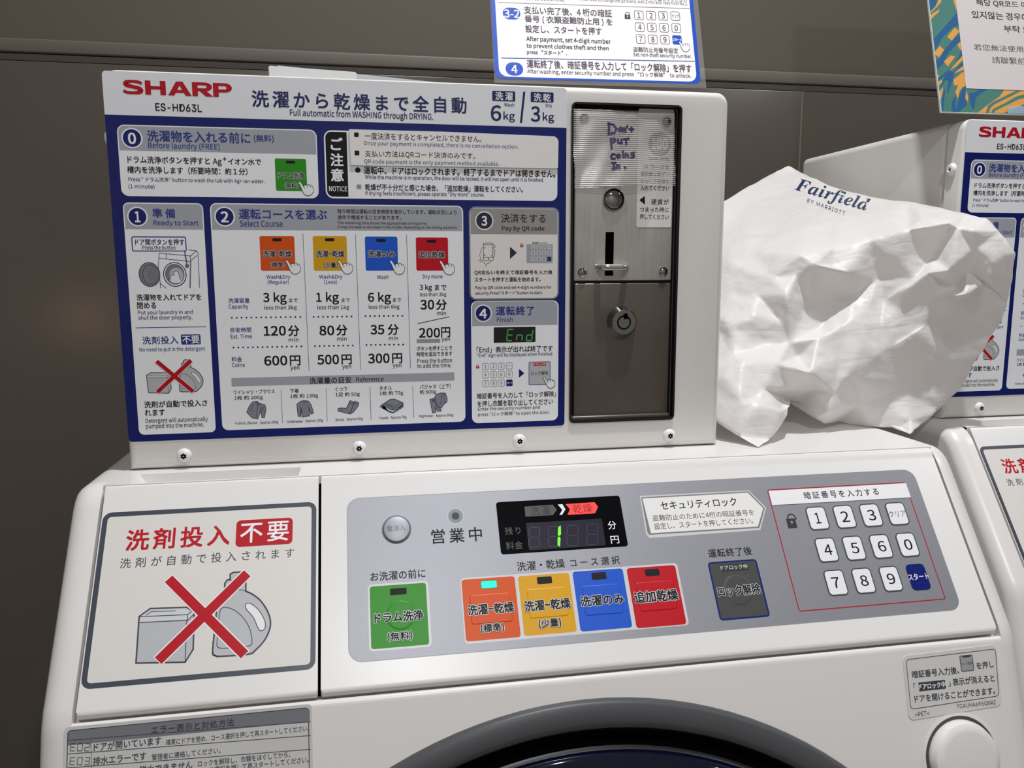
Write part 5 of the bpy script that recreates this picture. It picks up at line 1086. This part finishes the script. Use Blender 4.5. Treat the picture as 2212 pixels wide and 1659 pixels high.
INN = [(440, 635, 1.10), (620, 600, 1.10), (800, 565, 1.09), (1000, 515, 1.06), (1205, 478, 1.03), (1215, 500, 1.045), (1330, 518, 1.015), (1250, 505, 1.03), (1130, 650, 1.06), (1170, 560, 1.05),
       (1210, 720, 1.02), (1030, 760, 1.055), (1100, 735, 1.04), (985, 815, 1.05), (875, 870, 1.085), (800, 905, 1.08), (720, 860, 1.10), (700, 730, 1.075), (850, 755, 1.095), (960, 660, 1.065), (600, 700, 1.09), (520, 690, 1.08), (430, 740, 1.10), (380, 850, 1.08), (480, 900, 1.11), (390, 1090, 1.085), (540, 1070, 1.07), (435, 1165, 1.085),
       (360, 1000, 1.09), (200, 955, 1.10), (90, 1010, 1.11), (620, 1350, 1.05), (520, 1330, 1.075), (700, 1240, 1.05), (900, 1120, 1.055), (1080, 1000, 1.05), (1055, 1025, 1.045), (1125, 860, 1.05), (1290, 842, 1.02), (1265, 872, 1.03), (1300, 725, 1.045), (1415, 750, 1.015), (1395, 782, 1.03), (1240, 810, 1.07), (1350, 600, 1.02), (1440, 680, 1.01), (1262, 1110, 1.075), (1150, 1000, 1.065), (1450, 900, 1.035),
       (800, 1300, 1.06), (760, 1400, 1.08), (1000, 1330, 1.07), (1130, 1260, 1.06), (900, 1430, 1.07), (940, 1500, 1.06), (1010, 1490, 1.05), (600, 1440, 1.05), (300, 1100, 1.09), (100, 1160, 1.09), (500, 1248, 1.035), (400, 1325, 1.06), (330, 1200, 1.05), (200, 1198, 1.05), (150, 1192, 1.055), (60, 1260, 1.06), (230, 1420, 1.01), (260, 1330, 1.03), (140, 1400, 1.02), (340, 1440, 1.01), (700, 980, 1.07), (560, 1000, 1.10), (620, 880, 1.115),
       (300, 500, 1.27), (200, 620, 1.2), (100, 700, 1.2), (300, 760, 1.12), (500, 420, 1.27), (700, 430, 1.2), (900, 440, 1.13), (1080, 440, 1.08), (350, 330, 1.42), (150, 400, 1.4), (560, 330, 1.37), (100, 850, 1.17), (230, 850, 1.13), (1200, 1180, 1.06), (1350, 960, 1.05), (1380, 860, 1.04), (750, 1120, 1.055), (640, 1180, 1.06), (860, 1000, 1.065), (950, 920, 1.06)]
CON = [[(440, 635), (620, 600), (800, 565), (1000, 515), (1205, 478)], [(1250, 505), (1130, 650), (1030, 760), (875, 870)], [(1330, 518), (1350, 600), (1415, 750)], [(1210, 720), (1100, 735), (985, 815)], [(1080, 1000), (900, 1120), (700, 1240), (620, 1350)], [(575, 1510), (760, 1400), (1000, 1330)],
       [(500, 1248), (330, 1200), (200, 1198), (150, 1192)], [(500, 1248), (400, 1325), (405, 1375)], [(380, 850), (390, 1090), (435, 1165)], [(440, 635), (520, 690), (700, 730)], [(1125, 860), (1290, 842)]]
allp = OUT + INN; idx = {(p_[0], p_[1]): i for i, p_ in enumerate(allp)}
edges = [(i, (i + 1) % len(OUT)) for i in range(len(OUT))]
for c_ in CON:
    for i in range(len(c_) - 1): edges.append((idx[c_[i]], idx[c_[i + 1]]))
v2, e2, f2, ov, oe, of = geometry.delaunay_2d_cdt([Vector((p_[0], p_[1])) for p_ in allp], edges, [list(range(len(OUT)))], 1, 1e-4)
def ypos(x, y):
    best = min(range(len(allp)), key=lambda i: (allp[i][0] - x) ** 2 + (allp[i][1] - y) ** 2); return allp[best][2]
def bag3(x, y, Y):
    d = ray(BK[0] + x / BK[2], BK[1] + y / BK[2]); p_ = d * (Y / d.y)
    if p_.z < -0.2400: p_ = d * (-0.2400 / d.z)
    if p_.x < 0.4680 and p_.y > 0.99: p_.x = 0.4680
    return world(p_)
YV = [allp[ov[i][0]][2] if ov[i] else ypos(v2[i].x, v2[i].y) for i in range(len(v2))]
isb = [bool(ov[i]) and ov[i][0] < len(OUT) for i in range(len(v2))]; nb = [set() for _ in v2]
for f in f2:
    for i in range(len(f)): nb[f[i]].add(f[i - 1]); nb[f[i - 1]].add(f[i])
YS = list(YV)
for it in range(40): YS = [YS[i] if isb[i] or not nb[i] else sum(YS[j] for j in nb[i]) / len(nb[i]) for i in range(len(v2))]
YV = [YS[i] + (YV[i] - YS[i]) * 0.92 - (0 if isb[i] else 0.012) for i in range(len(v2))]
bm = bmesh.new(); vv = []
for i, q in enumerate(v2):
    Y = YV[i]; vv.append(bm.verts.new(bag3(q.x, q.y, Y)))
nO = len(OUT)
for f in f2: bm.faces.new([vv[i] for i in f])
bm.verts.index_update(); bm.verts.ensure_lookup_table()
bnd = [v_ for v_ in bm.verts if any(len(e.link_faces) == 1 for e in v_.link_edges)]
# back sheet: a coarser copy pushed back, joined along the rim
cen = sum((v_.co for v_ in bnd), Vector()) / len(bnd)
loop = [vv[[j for j in range(len(v2)) if ov[j] and ov[j][0] == i][0]] for i in range(nO)]
rings = [loop]
for k_, (sc2, push) in enumerate(((0.93, 0.05), (0.72, 0.10), (0.4, 0.13))):
    nr = []
    for v_ in loop:
        c_ = v_.co.lerp(cen, 1 - sc2); c_ = Vector((c_.x, min(c_.y + push, 1.5 * S), max(c_.z, ZT + 0.002 + 0.001 * k_)))
        lim = 0.874 * S
        if c_.y > 1.09 * S: c_.x = min(c_.x, lim)
        else: c_.y = min(c_.y, 1.088 * S) if c_.x > lim else c_.y
        nr.append(bm.verts.new(c_))
    rings.append(nr)
for a_, b2 in zip(rings[:-1], rings[1:]):
    for i in range(nO): bm.faces.new([a_[i], a_[(i + 1) % nO], b2[(i + 1) % nO], b2[i]])
bm.faces.new(rings[-1])
bmesh.ops.triangulate(bm, faces=[f for f in bm.faces if len(f.verts) > 4])
bmesh.ops.recalc_face_normals(bm, faces=bm.faces)
for it in range(3): bmesh.ops.subdivide_edges(bm, edges=bm.edges[:], cuts=1, use_grid_fill=True, smooth=0.0)
for it in range(1): bmesh.ops.smooth_vert(bm, verts=bm.verts[:], factor=0.5, use_axis_x=True, use_axis_y=True, use_axis_z=True)
from mathutils import noise
bm.normal_update()
for v_ in bm.verts:
    c_ = v_.co; q_ = Vector((c_.x * 14 + c_.z * 6, c_.y * 10, c_.z * 20)); n1 = abs(noise.noise(q_)) ; q2 = Vector((c_.x * 42 + 5 + c_.z * 30, c_.y * 30, c_.z * 38 - c_.x * 20)); n2 = abs(noise.noise(q2)); q3 = q2 * 2.3; n3 = abs(noise.noise(q3))
    d_ = 0.0008 * (0.3 - n1) + 0.0016 * (0.25 - n2) + 0.0009 * (0.25 - n3)
    nv = c_ + v_.normal * d_
    if nv.z < ZT + 0.0008: nv.z = ZT + 0.0008
    if nv.y > 1.10 * S: nv.x = min(nv.x, 0.877 * S)
    v_.co = nv
bag_m = M('bag_white_plastic', (246, 244, 243), 0.3)
N_, L_, b_ = nodes(bag_m)
b_.inputs['Subsurface Weight'].default_value = 0.0
tc = N_.new('ShaderNodeTexCoord')
def ridge(scale, stretch, rot, dist, strength, prev=None):
    mp = N_.new('ShaderNodeMapping'); mp.inputs['Scale'].default_value = stretch; mp.inputs['Rotation'].default_value = rot; L_.new(tc.outputs['Object'], mp.inputs[0])
    nz = N_.new('ShaderNodeTexNoise'); nz.inputs['Scale'].default_value = scale; nz.inputs['Detail'].default_value = 3; nz.inputs['Distortion'].default_value = 0.5; L_.new(mp.outputs[0], nz.inputs['Vector'])
    m1 = N_.new('ShaderNodeMath'); m1.operation = 'SUBTRACT'; m1.inputs[1].default_value = 0.5; m2 = N_.new('ShaderNodeMath'); m2.operation = 'ABSOLUTE'; L_.new(nz.outputs[0], m1.inputs[0]); L_.new(m1.outputs[0], m2.inputs[0])
    bp = N_.new('ShaderNodeBump'); bp.inputs['Strength'].default_value = strength; bp.inputs['Distance'].default_value = dist; L_.new(m2.outputs[0], bp.inputs['Height'])
    if prev: L_.new(prev.outputs[0], bp.inputs['Normal'])
    return bp
bp = ridge(17, (1, 1, 1), (0, 0, 0), 0.010, 0.35); bp = ridge(48, (0.3, 1, 1.2), (0, 0.7, 0.5), 0.004, 0.4, bp)
L_.new(bp.outputs[0], b_.inputs['Normal']); b_.inputs['Roughness'].default_value = 0.4
ts = N_.new('ShaderNodeBsdfTranslucent'); ts.inputs[0].default_value = (0.93, 0.9, 0.88, 1); mx = N_.new('ShaderNodeMixShader'); mx.inputs[0].default_value = 0.35
out = N_['Material Output']; L_.new(b_.outputs[0], mx.inputs[1]); L_.new(ts.outputs[0], mx.inputs[2]); L_.new(mx.outputs[0], out.inputs[0])
bag_loc = world((0.66, 1.2, -0.2411))
bvh = BVHTree.FromBMesh(bm)
bag = thing('plastic_bag', bag_loc, 'crumpled white plastic laundry bag lying between the two coin control boxes', 'bag')
bm_obj('bag_film', bm, bag_m, bag, smooth=True, angle=75)
class BagSurf:
    """prints drawn in a flat frame and laid down on the bag film along the sight line"""
    n = Vector((0, -1, 0))
    def at(s, a, b, h=0.0):
        d = world(ray(a, b)) - Vector((0, 0, CZ)); d.normalize(); hit = bvh.ray_cast(Vector((0, 0, CZ)), d, 5)
        if hit[0] is None: return Vector((0, 0, CZ)) + d * 0.7
        return hit[0] - d * (0.0012 + h)
bs = BagSurf(); bagink = M('bag_print_navy', (18, 48, 82), .4)
lt = Print('bag_lettering', bs, bag, PX, base=1, label='dark blue bag lettering')
# letter frame: origin, baseline direction and up direction in page pixels
def bagmap(ox, oy, ex, ey, ux, uy):
    return lambda x, y: (ox + x * ex + y * ux, oy + x * ey + y * uy)
lt.map = None
BAGTXT = [('𝑭𝒂𝒊𝒓𝒇𝒊𝒆𝒍𝒅', (1716, 409), (158, 47), (11, -40), 0.0), ('BY MARRIOTT', (1743, 436), (81, 29), (3, -11), 0.0)]
for c_ in '𝑭𝒂𝒊𝒓𝒇𝒊𝒆𝒍𝒅': need('M', c_, 0.0)
for c_ in 'BY MARRIOTT': need('I', c_, 0.01)

# ------------------------------------------------------------------ turn the queued prints into meshes
build_glyphs()
INS_OBJ = None
for p in PRINTS:
    if p.name == 'bag_lettering': continue
    if p.parent == 'INS': p.parent = INS_OBJ
    if p.parent == 'INS' or (p.parent is None and not hasattr(p, 'TAG')): raise RuntimeError(p.name)
    if p.name in ('paper_notice', 'payment_card'):
        it = p.items[0]; c0 = BOX.at(sum(q[0] for q in it[1]) / len(it[1]), sum(q[1] for q in it[1]) / len(it[1]))
        root = thing(p.name, c0, *p.TAG); p.parent = root
        its = p.items; nbase = 1 if p.name == 'paper_notice' else 2
        sheet = Print('paper_sheet', BOX, root, base=p.base, thick=p.thick); PRINTS.remove(sheet); sheet.mats = p.mats; sheet.items = its[:nbase]; sheet.build()
        p.name = 'lettering'; p.items = its[nbase:]; p.lift = p.thick; p.thick = 0; p.base += 1; p.build(); continue
    o = p.build()
    if p.name == 'instruction_sheet': INS_OBJ = o
vs, fs, fm = [], [], []
for (txt, O_, E_, U_, _) in BAGTXT:
    f_ = 'M' if txt[0] == '𝑭' else 'I'; v, q = layout(txt, f_, 0.0 if f_ == 'M' else 0.01, 1, 1, 0.0 if f_ == 'M' else 0.12); i0, i1, j0, j1 = ink(v); n = len(vs)
    for x_, y_ in v:
        u_ = (x_ - i0) / (i1 - i0); w_ = y_ / 0.72
        vs.append(bs.at(O_[0] + E_[0] * u_ + U_[0] * w_, O_[1] + E_[1] * u_ + U_[1] * w_))
    fs += [tuple(n + i for i in t_) for t_ in q]
mesh('bag_lettering', vs, fs, bagink, bag)['label'] = 'dark blue printed lettering'

# ------------------------------------------------------------------ the second machine and its control box, further along the wall
def dup(root, delta, label):
    r_ = root.copy(); COL.objects.link(r_); r_.location = root.location + delta; r_['label'] = label
    for ch in list(root.children):
        c_ = ch.copy(); COL.objects.link(c_); c_.parent = r_
        for g_ in list(ch.children):
            d_ = g_.copy(); COL.objects.link(d_); d_.parent = c_
    return r_
DX = Vector((1.188 * S, 0.108 * S, 0))
dup(wm, DX, 'second white laundry machine further from the camera, its corner shaded by the plastic bag')
dup(cb, DX, 'second coin control box, half hidden behind the crumpled plastic bag')
